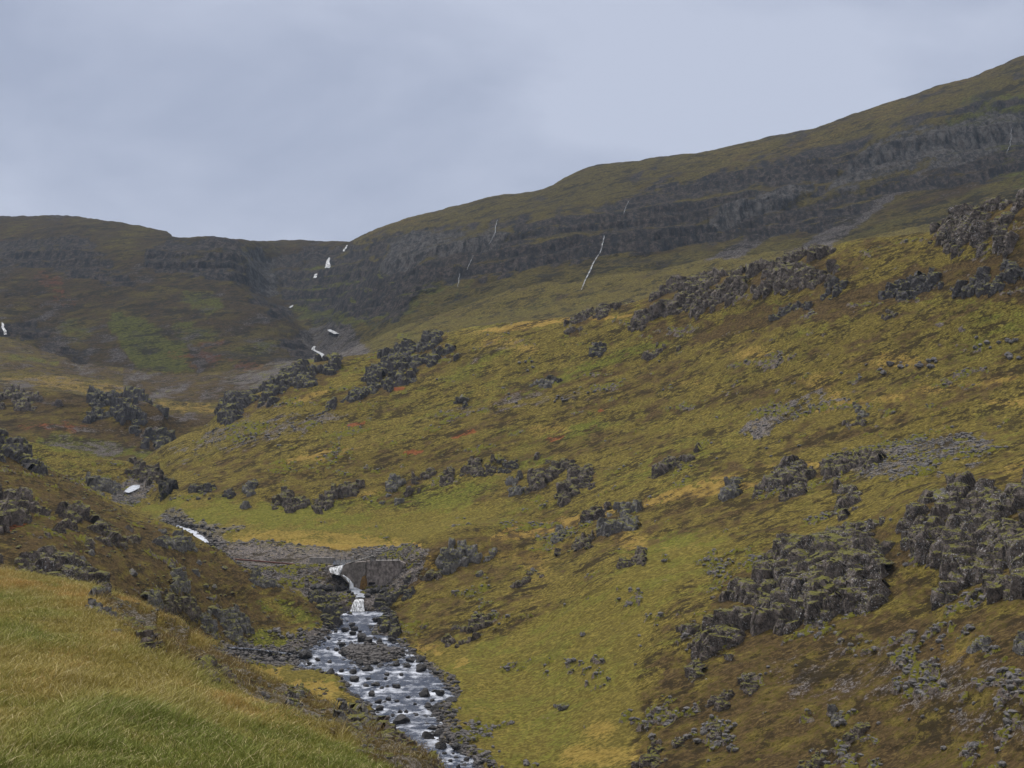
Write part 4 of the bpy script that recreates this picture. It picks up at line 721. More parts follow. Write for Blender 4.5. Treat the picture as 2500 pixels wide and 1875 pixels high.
        disp[wn_] = np.where(ok_, np.maximum(disp[wn_], tex), disp[wn_])
    disp = disp.reshape(s.shape)
    rz = perlin(x / b * 2.2, y / b * 2.2, z / b * 2.2, 77) * 0.10 * b + perlin(x / b * 5, y / b * 5, z / b * 5, 78) * 0.05 * b
    tt = x * (-av[1]) + y * av[0]; g1, g2_, ce, _, _ = worley2(tt / (b * 0.30) + rz, z / (b * 0.42) + rz, 17 + seed)
    cr_ = (1 - np.clip((g2_ - g1) / 0.14, 0, 1)) * 0.07 * b + (ce - 0.5) * 0.10 * b
    disp = np.minimum(disp, 1.15 * h + 0.5 * b) + np.where(disp > 0, rz * 0.8 - cr_, 0)
    Q = B + dr * disp[..., None]
    Q[..., 2] -= np.where(disp <= 0, 0.1, 0)
    nr, nc = s.shape; ok = (s > -0.9 * bw) | (disp > 0)
    keep = ok[:-1, :-1] & ok[1:, 1:] & ok[:-1, 1:] & ok[1:, :-1]
    if keep.sum() < 4: print('empty', name, label); return None
    vv, ff = compact(Q.reshape(-1, 3), grid_faces(nr, nc, keep))
    if len(vv) < 40000:                                         # keep the main body of the rock only
        lab = np.arange(len(vv))
        for _ in range(600):
            m_ = lab[ff].min(1); new = lab.copy(); np.minimum.at(new, ff.ravel(), np.repeat(m_, 4)); new = new[new]
            if (new == lab).all(): break
            lab = new
        u_, cnt = np.unique(lab, return_counts=True)
        if len(u_) > 1: k_ = lab == u_[cnt.argmax()]; vv, ff = compact(vv, ff[k_[ff[:, 0]]])
    o = mesh_obj(name, vv, ff, mat, smooth=False)
    tag(o, label, cat, group)
    return o
for i, (nm, lb, poly, lo, hi, h, b, mt, ss) in enumerate(OC):
    outcrop(nm, lb, poly, lo, hi, h, b, globals()[mt], ss, seed=i)

# ------------------------------------------------------------------ stones
def ico(sub):
    bm = bmesh.new(); bmesh.ops.create_icosphere(bm, subdivisions=sub, radius=1)
    v = np.array([p.co[:] for p in bm.verts]); f = np.array([[q.index for q in t.verts] for t in bm.faces]); bm.free(); return v, f
def stone(seed, sub=3, flat=0.7, cuts=9):
    g = np.random.default_rng(seed); v, f = ico(sub); v = v * 1.12
    for _ in range(cuts):
        n = g.normal(size=3); n /= np.linalg.norm(n); d = g.uniform(0.62, 0.95)
        q = v @ n; v = v - np.maximum(q - d, 0)[:, None] * n
    v = v + 0.05 * perlin(v[:, 0:1] * 2.5 + seed, v[:, 1:2] * 2.5, v[:, 2:3] * 2.5, seed) * v * 3
    v = v * np.array([g.uniform(0.85, 1.15), g.uniform(0.75, 1.0), flat * g.uniform(0.8, 1.15)])
    return v, f
def proto_mesh(name, seed, mat, **k):
    v, f = stone(seed, **k); o = mesh_obj(name, v, f, mat, smooth=False); return o
def make_set(mat, n, seed0, **k):
    out = []
    for i in range(n):
        o = proto_mesh('boulder', seed0 + i, mat, **k); out.append(o.data); bpy.data.objects.remove(o)
    return out
S_wet = make_set(M_boul, 7, 10, flat=0.70); S_dry = make_set(M_bouldry, 7, 40, flat=0.75); S_lich = make_set(M_rockg, 5, 70, flat=0.7)
def boulder(me, loc, r, label, group, sink=0.25, cat='boulder'):
    o = bpy.data.objects.new('boulder', me); C.objects.link(o)
    o.location = (loc[0], loc[1], loc[2] + r * (0.50 - sink)); o.scale = (r, r, r); o.rotation_euler = (random.uniform(-.2, .2), random.uniform(-.2, .2), random.uniform(0, 6.28))
    tag(o, label, cat, group); return o
RB = [(820,250,60),(835,278,55),(765,288,60),(692,300,32),(825,315,55),(1000,208,55),(895,350,100),(950,368,70),(1030,370,50),(745,400,55),(820,400,55),(635,425,35),(985,405,60),(700,435,45),(765,465,70),(1050,400,50),(1130,365,60),(460,472,110),(555,512,40),(270,480,50),(490,545,40),(650,530,40),(655,628,105),(740,600,45),(825,610,60),(940,585,70),(1165,545,65),(1270,515,70),(1345,512,80),(1245,562,60),(1350,585,100),(840,668,75),(945,665,35),(930,712,45),(1000,705,55),(1050,730,40),(1090,722,32),(1160,720,65),(975,775,70),(1385,770,95),(1500,770,80),(1455,752,40),(850,800,70),(1020,840,55),(860,858,90),(930,862,70),(1030,893,75),(1410,870,70),(1305,855,35),(1190,915,45),(1238,915,40),(1165,1000,65),(1590,845,90),(1480,865,60),(1480,905,95),(1540,930,70),(1560,970,80),(1435,1040,60),(1480,1080,80),(1400,1098,90),(1510,1180,85),(1640,1190,95),(1530,1235,35),(1500,1285,30),(1560,1110,80),(1620,1085,70),(540,262,75),(600,225,60),(640,350,40),(590,330,40),(880,300,30),(905,470,60),(1100,480,40),(1205,470,45),(880,540,60),(1000,540,50),(1090,630,40),(1200,632,35),(1250,800,35),(1320,940,30),(1100,815,50),(1165,830,35),(1440,830,40),(1580,1290,40),(1640,1330,40),(1700,1280,45)]
STONES = []
def zone(u, v):
    l, r_ = np.interp(v, ST[:, 0], ST[:, 1]), np.interp(v, ST[:, 0], ST[:, 2]); t = (u - l) / (r_ - l)
    side = 'along the left bank' if t < 0.2 else ('along the right bank' if t > 0.8 else ('left of midstream' if t < 0.4 else ('right of midstream' if t > 0.6 else 'in midstream')))
    k = 0 if v < 1545 else 1 if v < 1583 else 2 if v < 1632 else 3 if v < 1680 else 4 if v < 1740 else 5 if v < 1800 else 6
    return ['just below the plunge pool', 'upstream of the gravel bar', 'level with the gravel bar', 'just downstream of the gravel bar', 'halfway down the lower stream', 'above the last bend', 'near the bottom of the picture'][k], side
def water_boulder(u, v, wpx, label, group):
    d = float(d_of_v(v)); r = wpx / F * d / 1.9
    x = (u - CU) / F * d; z = float(zwater(d)); zn, sd_ = zone(u, v)
    if group: sz = 'large' if wpx > 22 else 'middle sized' if wpx > 15 else 'small'; label = '%s dark wet boulder %s, %s' % (sz, sd_, zn); group = label.replace('boulder', 'boulders')
    boulder(random.choice(S_wet), (x, d, z), r, label, group, 0.10); STONES.append((x, d, r))
for (a, b, w_) in RB:
    u, v = 600 + a / 3.16, 1450 + b / 3.16 + w_ / 3.16 * 0.18
    big = w_ >= 70
    water_boulder(u, v, w_ / 3.16, 'large dark wet boulder standing in or beside the lower stream' if big else 'small dark wet boulder poking out of the rapids of the stream', 'large dark boulders in the stream' if big else 'small dark boulders in the stream')
water_boulder(600 + 1200 / 3.16, 1450 + 1005 / 3.16, 125 / 3.16, 'biggest smooth dark boulder, alone in the middle of the lower stream', None)
def extra_water(n, g2):
    k = 0
    while k < n:
        v = g2.uniform(1510, 1880); a = np.interp(v, ST[:, 0], ST[:, 1]); b = np.interp(v, ST[:, 0], ST[:, 2]); t = g2.beta(0.6, 0.6)
        water_boulder(a + (b - a) * t, v, g2.uniform(5, 11), 'small dark wet boulder poking out of the rapids of the stream', 'small dark boulders in the stream'); k += 1
extra_water(6, np.random.default_rng(5))
# boulders beside the reach above the weir and in the gully between weir and pool
for (u, v, w_) in [(440,1284,16),(455,1288,14),(468,1286,16),(480,1290,14),(494,1288,18),(506,1294,15),(518,1298,14),(500,1304,12),(462,1300,10),(488,1302,11),(472,1292,12),(512,1312,12),(524,1322,12),(452,1278,12),(530,1290,10),(545,1292,9),(560,1293,8)]:
    r, c = find(u, v, 9, 12.3); p = P[r, c]
    boulder(random.choice(S_wet), p, w_ / F * p[1] / 2, 'dark boulder beside the short reach of stream above the gravel flat', 'dark boulders by the upper reach', 0.2)
for (u, v, w_) in [(818,1400,14),(826,1408,12),(838,1414,12),(846,1424,14),(838,1438,20),(850,1447,12),(830,1426,12),(812,1408,10),(858,1452,9),(845,1403,9),(905,1450,22),(920,1445,18),(896,1458,14),(935,1450,20),(800,1440,22),(822,1440,18),(780,1440,24),(765,1436,16)]:
    r, c = find(u, v, 7, 10.2); p = P[r, c]
    boulder(random.choice(S_wet), p, w_ / F * p[1] / 2 * 1.15, 'black wet boulder in the gully between the weir and the plunge pool', 'black boulders in the gully below the weir', 0.1)
HB = [(198,1363,24,'round grey boulder on the dark heather above the boulder cluster'),(222,1348,24,'dark upright boulder on the heather, upper right of the round grey one'),(322,1396,26,'lone wedge shaped boulder in the middle of the brown knoll'),(483,1372,18,'lone upright boulder high on the right part of the brown knoll'),(501,1429,14,'left of two pale stones lying side by side on the knoll'),(522,1431,14,'right of two pale stones lying side by side on the knoll'),(512,1457,13,'small pale pointed stone below the two pale stones'),(547,1385,16,'low boulder on the knoll just under the rusty pipe'),(780,1478,18,'pale round boulder on the tip of the knoll spur'),(1423,1545,16,'upright dark stone alone on the bright green slope'),(1375,1722,26,'dark low boulder on the meadow near the bottom of the picture'),(1355,1722,14,'small stone left beside the dark low boulder on the meadow'),(1128,972,30,'dark rounded boulder alone on the open straw coloured grass'),(1905,633,18,'round knob of rock on top of the crest crag'),(2310,1205,60,'big grey boulder perched on the top edge of the right hand cliff'),(1775,1195,34,'large rounded boulder at the left tip of the upper right crags'),(383,1546,14,'pale blue grey stone in the grass behind the near slope'),(470,1553,13,'flat stone on the grass beside the side creek'),(480,1547,12,'pale flat stone leaning on the creek side stone')]
for (u, v, w_, lb) in HB:
    r, c = find(u, v + w_ * .3, 3.2, 14.2); p = P[r, c]
    boulder(random.choice(S_lich), p, w_ / F * p[1] / 2, lb, None, 0.1)
CH = [((2120,905),(2300,890),16,(8,20)),((1280,985),(1500,955),22,(5,12)),((2330,850),(2500,835),14,(6,16)),((2440,880),(2500,870),4,(10,22)),((1980,940),(2130,905),12,(4,11)),((1180,1000),(1290,975),12,(4,10)),((1260,900),(1340,870),8,(4,10)),((1650,1150),(1950,1080),10,(4,10)),((1600,880),(1640,860),4,(5,9)),((1950,990),(2080,960),8,(4,8)),((2050,1790),(2480,1700),20,(6,14)),((1850,1640),(2400,1560),22,(5,12)),((1600,1500),(1500,1700),14,(5,10)),((1060,1700),(1250,1875),14,(6,12)),((660,1545),(740,1560),16,(8,18)),((600,1590),(720,1612),14,(7,18)),((520,1585),(600,1598),10,(6,14))]
g2 = np.random.default_rng(9)
CHN = ['above the upper right meadow crags', 'in the trail across the middle of the hillside', 'at the right edge of the upper hillside', 'near the right edge, lower on the upper hillside', 'right of the grassy middle of the hillside', 'left in the stone trail', 'below the dark double rock', 'above the straw coloured strip', 'below the crest crags', 'beside the upper meadow slabs', 'in the scree at the lower right', 'in the scree under the spotted cliff', 'on the green slope below the row of crags', 'at the right margin of the lower stream', 'at the foot of the knoll by the first rapids', 'where the side creek meets the stream', 'along the side creek']
for (a, b, n, (w0, w1)), chn in zip(CH, CHN):
    for i in range(n):
        t = g2.uniform(); u = a[0] + (b[0] - a[0]) * t + g2.normal() * 14; v = a[1] + (b[1] - a[1]) * t + g2.normal() * 7
        lo, hi = (8, 14.2) if v < 1250 else (3.3, 8)
        r, c = find(u, v, lo, hi); p = P[r, c]; w_ = g2.uniform(w0, w1)
        if w_ < 8.5: continue
        low = v > 1400
        lb_ = ('broad' if w_ > 13 else 'small') + ' loose grey boulder ' + chn
        boulder(random.choice(S_dry), p, w_ / F * p[1] / 2, lb_, lb_.replace('boulder', 'boulders'), 0.15)
# countless small stones: scree, rockfill and gravel
cell = np.zeros((NR, NC)); cell[:-1, :-1] = np.abs(np.diff(Y, axis=0)[:, :-1]) * np.abs(np.diff(X, axis=1)[:-1])
def scatter(wgt, n, g):
    w_ = (wgt * cell).ravel(); w_ = w_ / w_.sum(); idx = g.choice(w_.size, n, p=w_); r = idx // NC; c = idx % NC
    r = np.clip(r, 0, NR - 2); c = np.clip(c, 0, NC - 2)
    fr = g.random(n)[:, None]; fc = g.random(n)[:, None]
    p = P[r, c] * (1 - fr) * (1 - fc) + P[r + 1, c] * fr * (1 - fc) + P[r, c + 1] * (1 - fr) * fc + P[r + 1, c + 1] * fr * fc
    return p, r, c
def stone_field(name, wgt, n, r0, r1, mat, seed, lift=0.1):
    g = np.random.default_rng(seed); p, r, c = scatter(wgt, n, g); bv, bf = ico(1)
    V_ = []; rad = r0 + (r1 - r0) * g.random(n) ** 3
    for i in range(8):
        q, _ = stone(900 + i, sub=1, cuts=4); V_.append(q)
    V_ = np.array(V_)[g.integers(0, 8, n)] * rad[:, None, None]
    a = g.random(n) * 6.28; ca, sa = np.cos(a)[:, None], np.sin(a)[:, None]
    x = V_[..., 0] * ca - V_[..., 1] * sa; y = V_[..., 0] * sa + V_[..., 1] * ca
    V_ = np.stack([x, y, V_[..., 2]], -1) + p[:, None, :]; V_[..., 2] += (rad * lift)[:, None]
    nf = bf[None] + (np.arange(n) * len(bv))[:, None, None]
    o = mesh_obj(name, V_.reshape(-1, 3), nf.reshape(-1, 3), mat, smooth=False)
    o['kind'] = 'stuff'; return o
valley = (SEG > 3.4) & (SEG < 12.5) & (U > -20) & (U < 2520)
dryland = STREAM < 0.3
stone_field('bank_gravel', (valley & (SCR > 0.55) & (SEG < 7.2) & (U < 1350) & (STREAM < 0.6)) * 1.0, 4500, 0.10, 0.55, M_grv, 1)['label'] = 'grey gravel and cobbles along the stream banks'
stone_field('rockfill', (valley & (SCR > 0.7) & (SEG > 7) & (SEG < 11.2) & (U < 1080) & (flat >= 0.15)) * np.where(flat < 0.9, 0.25, 1.0), 7500, 0.12, 0.45, M_grv, 2)['label'] = 'broken grey rockfill around the weir'
stone_field('scree', ((SEG > 4) & (SEG < 14.2) & (U > -20) & (U < 2520) & ((SCR > 0.5) | (ROCK > 0.5)) & dryland & ((U > 1100) | (SEG > 10.5)) & (flat >= 0.9)) * (40000 / Y ** 2), 9000, 0.10, 0.6, M_bouldry, 3)['label'] = 'loose stones strewn over the hillside'
stone_field('knoll_stones', ((SEG > 3.4) & (SEG < 7.2) & (U > -20) & (U < 800) & (STREAM < -2)) * sstep(0.0, 0.5, n2 + n3), 1500, 0.08, 0.5, M_rock, 4)['label'] = 'small stones in the heather of the knoll'
BAR = [(834,1592),(850,1583),(900,1580),(950,1584),(985,1592),(985,1602),(960,1612),(925,1622),(890,1630),(872,1622),(850,1606)]
stone_field('gravel_bar', (poly_sdf(BAR, U, V) > 0) * (SEG > 3.4) * (SEG < 7) * 1.0, 1300, 0.15, 0.60, M_grv, 6, 0.5)['label'] = 'bar of grey cobbles in the middle of the stream'
stone_field('earth_clods', ((SEG > 1) & (SEG < 2.25)) * sstep(0.45, 0.7, SCR) * 1.0, 3500, 0.02, 0.13, M_rockg, 7)['label'] = 'small stones on the earthy shoulder of the near slope'

EDGE = (sstep(-1.6, -0.4, STREAM) * sstep(1.6, 0.2, STREAM) + 0.05 * (STREAM > 0) * sstep(0.05, 0.5, fbm(X, Y, Z * 0, 5, 2, 333)) + 1.0 * (STREAM > -2.2) * (poly_sdf([(690,1600),(745,1550),(800,1530),(830,1535),(790,1570),(760,1600),(760,1630),(735,1620)], U, V) > 0) + 1.0 * (STREAM > -3) * (poly_sdf([(1000,1745),(1060,1720),(1110,1700),(1110,1760),(1130,1830),(1200,1875),(1130,1875),(1060,1800)], U, V) > 0)) * (SEG > 3.4) * (SEG < 7.1)
PSAVE = P; P = P.copy(); P[..., 2] = np.where((STREAM > -2) & (SEG > 3.4) & (SEG < 7.1), np.maximum(P[..., 2], zwater(Y) - 0.08), P[..., 2])
stone_field('shore_stones', EDGE, 1900, 0.10, 0.55, M_boul, 8, 0.05)['label'] = 'dark wet cobbles along both edges of the stream'
P = PSAVE
# ------------------------------------------------------------------ water
def water_mat(name, foam_lo, foam_hi, dark, rough=0.12):
    m, nt, b = new_mat(name); n = NT(nt); fo, _, _, _ = n.attr('foam')
    f = n.noise(1.2, 8, 0.85, n.pos((0.7, 0.8, 0.4)), 0.3); f2 = n.noise(4.0, 5, 0.8, n.pos((0.6, 0.7, 0.4)))
    e = n.math('ADD', n.math('ADD', n.math('MULTIPLY', f, 0.75), n.math('MULTIPLY', f2, 0.5)), n.math('MULTIPLY', n.math('SUBTRACT', fo, 0.5), 0.55))
    k = n.mr(e, foam_lo, foam_hi)
    nt.links.new(n.mix(k, dark, (0.66, 0.70, 0.80)), b.inputs['Base Color']); nt.links.new(n.mr(k, 0, 1, rough, 0.8), b.inputs['Roughness'])
    b.inputs['IOR'].default_value = 1.33
    n.bump(n.math('ADD', n.noise(1.8, 5, 0.7, n.pos((0.6, 1.3, 1))), n.math('MULTIPLY', k, 0.25)), 1.0, 0.35, b); return m
M_water = water_mat('stream_water', 0.59, 0.98, (0.030, 0.043, 0.078), 0.18)
ys = np.arange(180.0, 301.0, 0.18); nx = 240
yl = np.interp(ys, st_d, st_l) - 2.5; yr = np.interp(ys, st_d, st_r) + 2.5
T = np.linspace(0, 1, nx)[None]; XX = yl[:, None] * (1 - T) + yr[:, None] * T; YY = ys[:, None] * np.ones((1, nx))
zz = zwater(YY)
band = perlin(XX / 7, YY / 1.9, XX * 0, 501) * 0.6 + perlin(XX / 3, YY / 0.9, XX * 0, 502) * 0.45 + perlin(XX / 14, YY / 5, XX * 0, 503) * 0.5
foam = 0.50 + 0.32 * (perlin(XX / 3.2, YY / 2.2, XX * 0, 511) + 0.8 * perlin(XX / 1.3, YY / 1.0, XX * 0, 512)) + 0.10 * band
foam = foam + 0.3 * np.exp(-((YY - 297.4 + XX * 0.03) / 1.3) ** 2) - 0.35 * ((YY > 285) & (YY < 290))
for (sx, sy, sr) in STONES:
    q = np.abs(YY[:, 0] - sy) < sr * 4 + 1; a = np.where(q)[0]
    if len(a) == 0: continue
    sl = slice(a[0], a[-1] + 1)
    dd = np.hypot((XX[sl] - sx) / 1.25, np.where(YY[sl] < sy, (YY[sl] - sy) / 2.2, (YY[sl] - sy) * 1.2)) / sr
    foam[sl] += 0.22 * sstep(1.9, 1.0, dd)
zz = zz + 0.07 * band + 0.07 * perlin(XX / 1.7, YY / 1.1, XX * 0, 513) + 0.05 * perlin(XX / 0.8, YY / 0.5, XX * 0, 504) - 0.03
for yb in (190, 197, 206, 214, 221, 232, 243, 256, 268, 279, 291):
    yc = yb + 2.0 * perlin(XX / 6, XX * 0 + yb, XX * 0, 505)
    foam += 0.24 * np.exp(-((YY - yc + 0.6) / 0.9) ** 2) * sstep(-0.5, 0.2, perlin(XX / 5, XX * 0, XX * 0 + yb, 506)); zz += 0.10 * sstep(-0.6, 0.6, YY - yc)
zz -= 1.10 * (YY - 188) / 105
foam = np.clip(foam, 0, 1.4)
def fattr(f): f = f.reshape(-1); return {'foam': np.stack([f, f, f, np.ones_like(f)], -1)}
o = mesh_obj('stream', np.stack([XX, YY, zz], -1).reshape(-1, 3), grid_faces(len(ys), nx), M_water, attrs=fattr(foam)); o['kind'] = 'structure'
def ribbon(name, pts, lo, hi, mat, fo, lift=0.12, step=1.5, smoothz=True):
    pl = []
    for (a, b) in zip(pts[:-1], pts[1:]):
        n = max(2, int(math.hypot(b[0] - a[0], b[1] - a[1]) / step))
        for i in range(n): t = i / n; pl.append([a[k] + (b[k] - a[k]) * t for k in range(3)])
    pl.append(list(pts[-1])); V_ = []
    ctr = np.array([P[find(u, v, lo, hi)] for u, v, w_ in pl])
    if smoothz:
        for _ in range(4): ctr[1:-1] = (ctr[:-2] + ctr[1:-1] * 2 + ctr[2:]) / 4
    nw = 7
    for i, (u, v, w_) in enumerate(pl):
        half = w_ / F * ctr[i, 1] / 2
        for j in range(nw):
            s_ = (j / (nw - 1) * 2 - 1)
            V_.append(ctr[i] + np.array([s_ * half, 0, lift * (1 - 0.3 * s_ * s_)]))
    V_ = np.array(V_); o = mesh_obj(name, V_, grid_faces(len(pl), nw), mat, attrs=fattr(np.full(len(V_), fo))); return o
M_white = water_mat('white_water', 0.40, 0.80, (0.10, 0.12, 0.15), 0.3)
o = ribbon('side_creek', [(556,1588,7),(600,1590,9),(650,1595,9),(700,1602,12),(745,1618,20)], 3.5, 6.5, M_water, 0.62, 0.62); o['kind'] = 'structure'
o = ribbon('upper_stream', [(432,1288,6),(440,1295,26),(458,1302,34),(472,1312,34),(484,1322,32),(492,1332,22),(505,1342,10)], 8.2, 12.1, M_white, 0.55, 0.42); o['kind'] = 'structure'
o = ribbon('stream_bend', [(334,1187,20),(326,1193,30),(316,1200,24),(306,1206,14)], 10.4, 12.6, M_white, 0.5, 0.5); o['kind'] = 'structure'
# ------------------------------------------------------------------ waterfalls
def fall_mat(name, lo, hi, sx, sz, br=1.0):
    m, nt, b = new_mat(name); n = NT(nt)
    f = n.noise(1.0, 4, 0.65, n.pos((sx, sx * 0.4, sz))); k = n.mr(f, lo, hi)
    nt.links.new(n.mix(k, (0.07, 0.075, 0.085), (0.80 * br, 0.83 * br, 0.88 * br)), b.inputs['Base Color']); b.inputs['Roughness'].default_value = 0.6
    return m
M_fall = fall_mat('falling_water', 0.34, 0.64, 4.5, 0.30, 0.9); M_thin = fall_mat('far_falling_water', 0.42, 0.60, 0.5, 0.22, 0.58)
M_faint = fall_mat('faint_falling_water', 0.48, 0.68, 0.5, 0.20, 0.45)
def pt(u, v, d): return np.array([(u - CU) / F * d, d, (H - v) / F * d])
def curtain(name, left, right, mat, label, nr=40, nc=40, rough=0.04, cat='waterfall'):
    L_ = np.array([pt(*p) for p in left]); R_ = np.array([pt(*p) for p in right]); t = np.linspace(0, len(left) - 1, nr)
    a = np.stack([np.interp(t, range(len(left)), L_[:, k]) for k in range(3)], -1); b = np.stack([np.interp(t, range(len(right)), R_[:, k]) for k in range(3)], -1)
    s = np.linspace(0, 1, nc)[None, :, None]; G = a[:, None] * (1 - s) + b[:, None] * s
    G[..., 1] += rough * 2.2 * perlin(G[..., 0] / 0.45, G[..., 2] / 2.5, G[..., 0] * 0, 601) - rough
    e = np.minimum(np.arange(nc), np.arange(nc)[::-1]) < 2; G[:, e, 1] += 0.4
    o = mesh_obj(name, G.reshape(-1, 3), grid_faces(nr, nc), mat); tag(o, label, cat); return o
curtain('waterfall', [(805,1386,313.6),(803,1392,312.8),(806,1398,312.2)], [(841,1378,313.9),(836,1390,312.8),(829,1405,311.8)], M_fall, 'white water spilling over the weir beside the concrete apron')
curtain('waterfall', [(868,1462,302.3),(864,1468,301.4),(859,1479,300.6),(854,1493,299.7)], [(886,1462,302.3),(888,1468,301.4),(888,1480,300.6),(890,1493,299.7)], M_fall, 'lowest waterfall of the gorge, dropping between black rocks into the plunge pool')
curtain('cascade', [(830,1402,311.9),(842,1412,311.6),(852,1424,311.3),(853,1437,311.0)], [(838,1404,311.9),(851,1412,311.6),(862,1425,311.3),(864,1437,311.0)], M_fall, 'narrow white cascade running down beside the foot of the concrete apron', 40, 14, 0.08, 'cascade')
o = ribbon('gully_pool', [(858,1436,14),(866,1443,30),(876,1450,34),(880,1457,22),(877,1464,22)], 7, 9.2, M_white, 0.40, 0.40); o['kind'] = 'structure'
FALLS = [
 ([(846,602,3),(842,607,5),(838,613,5)], 'tiny white fall on the skyline at the head of the gorge'),
 ([(803,632,5),(799,642,10),(800,650,14),(797,658,14)], 'brightest and broadest white fall high in the gorge'),
 ([(773,668,5),(770,674,8),(768,680,8)], 'short white fall in the gorge right below the brightest one'),
 ([(714,747,5),(711,750,8),(706,753,6)], 'small white splash at the green foot of the gorge'),
 ([(804,808,14),(814,812,24),(822,818,16)], 'white rapid below the dark overhang at the mouth of the gorge'),
 ([(766,848,6),(764,856,10),(776,862,12),(786,868,12),(778,876,14),(768,882,12)], 'zigzag white cascades over dark boulders at the mouth of the gorge'),
 ([(1213,538,3),(1208,556,5),(1207,571,5),(1201,584,5),(1194,597,3)], 'faint thin fall over the upper cliff band, left of the long one'),
 ([(1155,626,3),(1146,645,4),(1138,662,3)], 'very faint fall in the middle of the cliff bands'),
 ([(1121,671,3),(1119,686,4),(1116,704,3)], 'very faint fall low over the cliff foot near the gorge'),
 ([(1534,489,3),(1528,505,4),(1521,524,3)], 'short thin fall high on the mountain, above the longest one'),
 ([(1474,577,3),(1470,592,5),(1466,612,5),(1456,630,4),(1446,646,7),(1441,660,8),(1434,674,7),(1426,690,6),(1418,710,4)], 'longest thin white fall running down the middle of the far mountain'),
 ([(2464,315,4),(2459,335,4),(2458,355,4),(2460,378,3)], 'thin fall beside the green cliff near the right edge of the picture'),
 ([(5,789,6),(9,797,7),(13,808,8),(16,821,9)], 'white fall over a dark cliff at the far left edge'),
]
for i, (pts, lb) in enumerate(FALLS):
    o = ribbon('waterfall', [(a_, b_, c_ * (0.42 if (a_ > 1000) else 0.9)) for a_, b_, c_ in pts], 18.5, 25, M_faint if 'faint' in lb or 'short thin' in lb or 'thin fall' in lb else M_thin, 0.6, 1.2, 1.2, True)
    for vtx in o.data.vertices: vtx.co *= 0.9985
    tag(o, lb, 'waterfall')

# ------------------------------------------------------------------ the weir: concrete, railings, gate gear, rusty pipe
def concrete(name, a, b_, sc):
    m, nt, b = new_mat(name); n = NT(nt)
    f = n.noise(1.1 * sc, 6, 0.7, n.pos((1, 1, 0.7))); s_ = n.noise(0.8, 4, 0.6, n.pos((2.5, 2.5, 0.3)))
    c = n.mix(n.mr(f, 0.35, 0.65), a, b_); c = n.mix(n.mr(s_, 0.55, 0.75, 0, 0.6), c, (0.045, 0.042, 0.036)); c = n.mix(n.mr(n.noise(3, 4, 0.7), 0.62, 0.72, 0, 0.5), c, (0.30, 0.28, 0.27))
    nt.links.new(c, b.inputs['Base Color']); b.inputs['Roughness'].default_value = 0.9; n.bump(n.noise(4, 5, 0.7), 0.8, 0.12, b); return m
M_conc = concrete('rough_concrete', (0.085, 0.072, 0.066), (0.30, 0.262, 0.245), 1.5); M_apron = concrete('stained_concrete', (0.070, 0.060, 0.054), (0.215, 0.190, 0.175), 0.8); M_pale = concrete('pale_concrete', (0.17, 0.16, 0.155), (0.33, 0.31, 0.30), 1.5)
def flatmat(name, c, rough=0.6, metal=0.0):
    m, nt, b = new_mat(name); n = NT(nt); f = n.noise(2.5, 5, 0.7)
    nt.links.new(n.mix(n.mr(f, 0.3, 0.7), tuple(x * 0.6 for x in c), tuple(min(1, x * 1.3) for x in c)), b.inputs['Base Color']); b.inputs['Roughness'].default_value = rough; b.inputs['Metallic'].default_value = metal; return m
M_iron = flatmat('dark_iron', (0.04, 0.037, 0.035)); M_rust = flatmat('rusty_steel', (0.105, 0.036, 0.026), 0.75); M_steel = flatmat('grey_steel', (0.22, 0.21, 0.20)); M_hole_shade = flatmat('hole_shade', (0.01, 0.01, 0.01))
def prism(name, poly, back, mat, parent, bev=0.04):            # poly: (u, v, d) round the front face; pushed back by so many metres
    bm = bmesh.new(); f_ = [bm.verts.new(pt(*p)) for p in poly]; b_ = [bm.verts.new(pt(*p) + np.array([0, back, 0])) for p in poly]
    bm.faces.new(f_); bm.faces.new(b_[::-1]); n = len(poly)
    for i in range(n): bm.faces.new([f_[i], b_[i], b_[(i + 1) % n], f_[(i + 1) % n]])
    bmesh.ops.recalc_face_normals(bm, faces=bm.faces)
    if bev: bmesh.ops.bevel(bm, geom=list(bm.edges), offset=bev, segments=2, affect='EDGES', clamp_overlap=True)
    me = bpy.data.meshes.new(name); bm.to_mesh(me); bm.free(); me.materials.append(mat); o = bpy.data.objects.new(name, me); C.objects.link(o); o.parent = parent
    return o
def rod(name, a, b, r, mat, parent, seg=8):
    a = Vector(a); b = Vector(b); bm = bmesh.new(); bmesh.ops.create_cone(bm, segments=seg, radius1=r, radius2=r, depth=(b - a).length, cap_ends=True)
    q = Vector((0, 0, 1)).rotation_difference((b - a).normalized()); 
    for v in bm.verts: v.co = q @ v.co + (a + b) / 2
    me = bpy.data.meshes.new(name); bm.to_mesh(me); bm.free(); me.materials.append(mat); o = bpy.data.objects.new(name, me); C.objects.link(o); o.parent = parent; return o
def root(name, label, cat, group=None):
    o = bpy.data.objects.new(name, None); C.objects.link(o); tag(o, label, cat, group); return o
dm = root('dam', 'old grey concrete dam wall with a square culvert above the lowest waterfall', 'dam')
D0 = 313.2
prism('wall', [(895,1370,D0),(976,1369.5,D0),(990,1376,D0),(975,1400,D0),(955,1432,D0),(916,1452,D0),(916,1422,D0),(899.5,1422,D0),(899.5,1446,D0),(893.5,1446,D0)], 1.3, M_conc, dm)
prism('apron', [(854,1374,D0+.3),(893,1371,D0+.3),(893,1412,D0-.5),(891,1440,D0-1.2),(862,1440,D0-1.4),(845,1420,D0-.9),(829,1405,D0-.4),(835,1386,D0),(842,1378,D0+.2)], 1.6, M_apron, dm, 0.08)
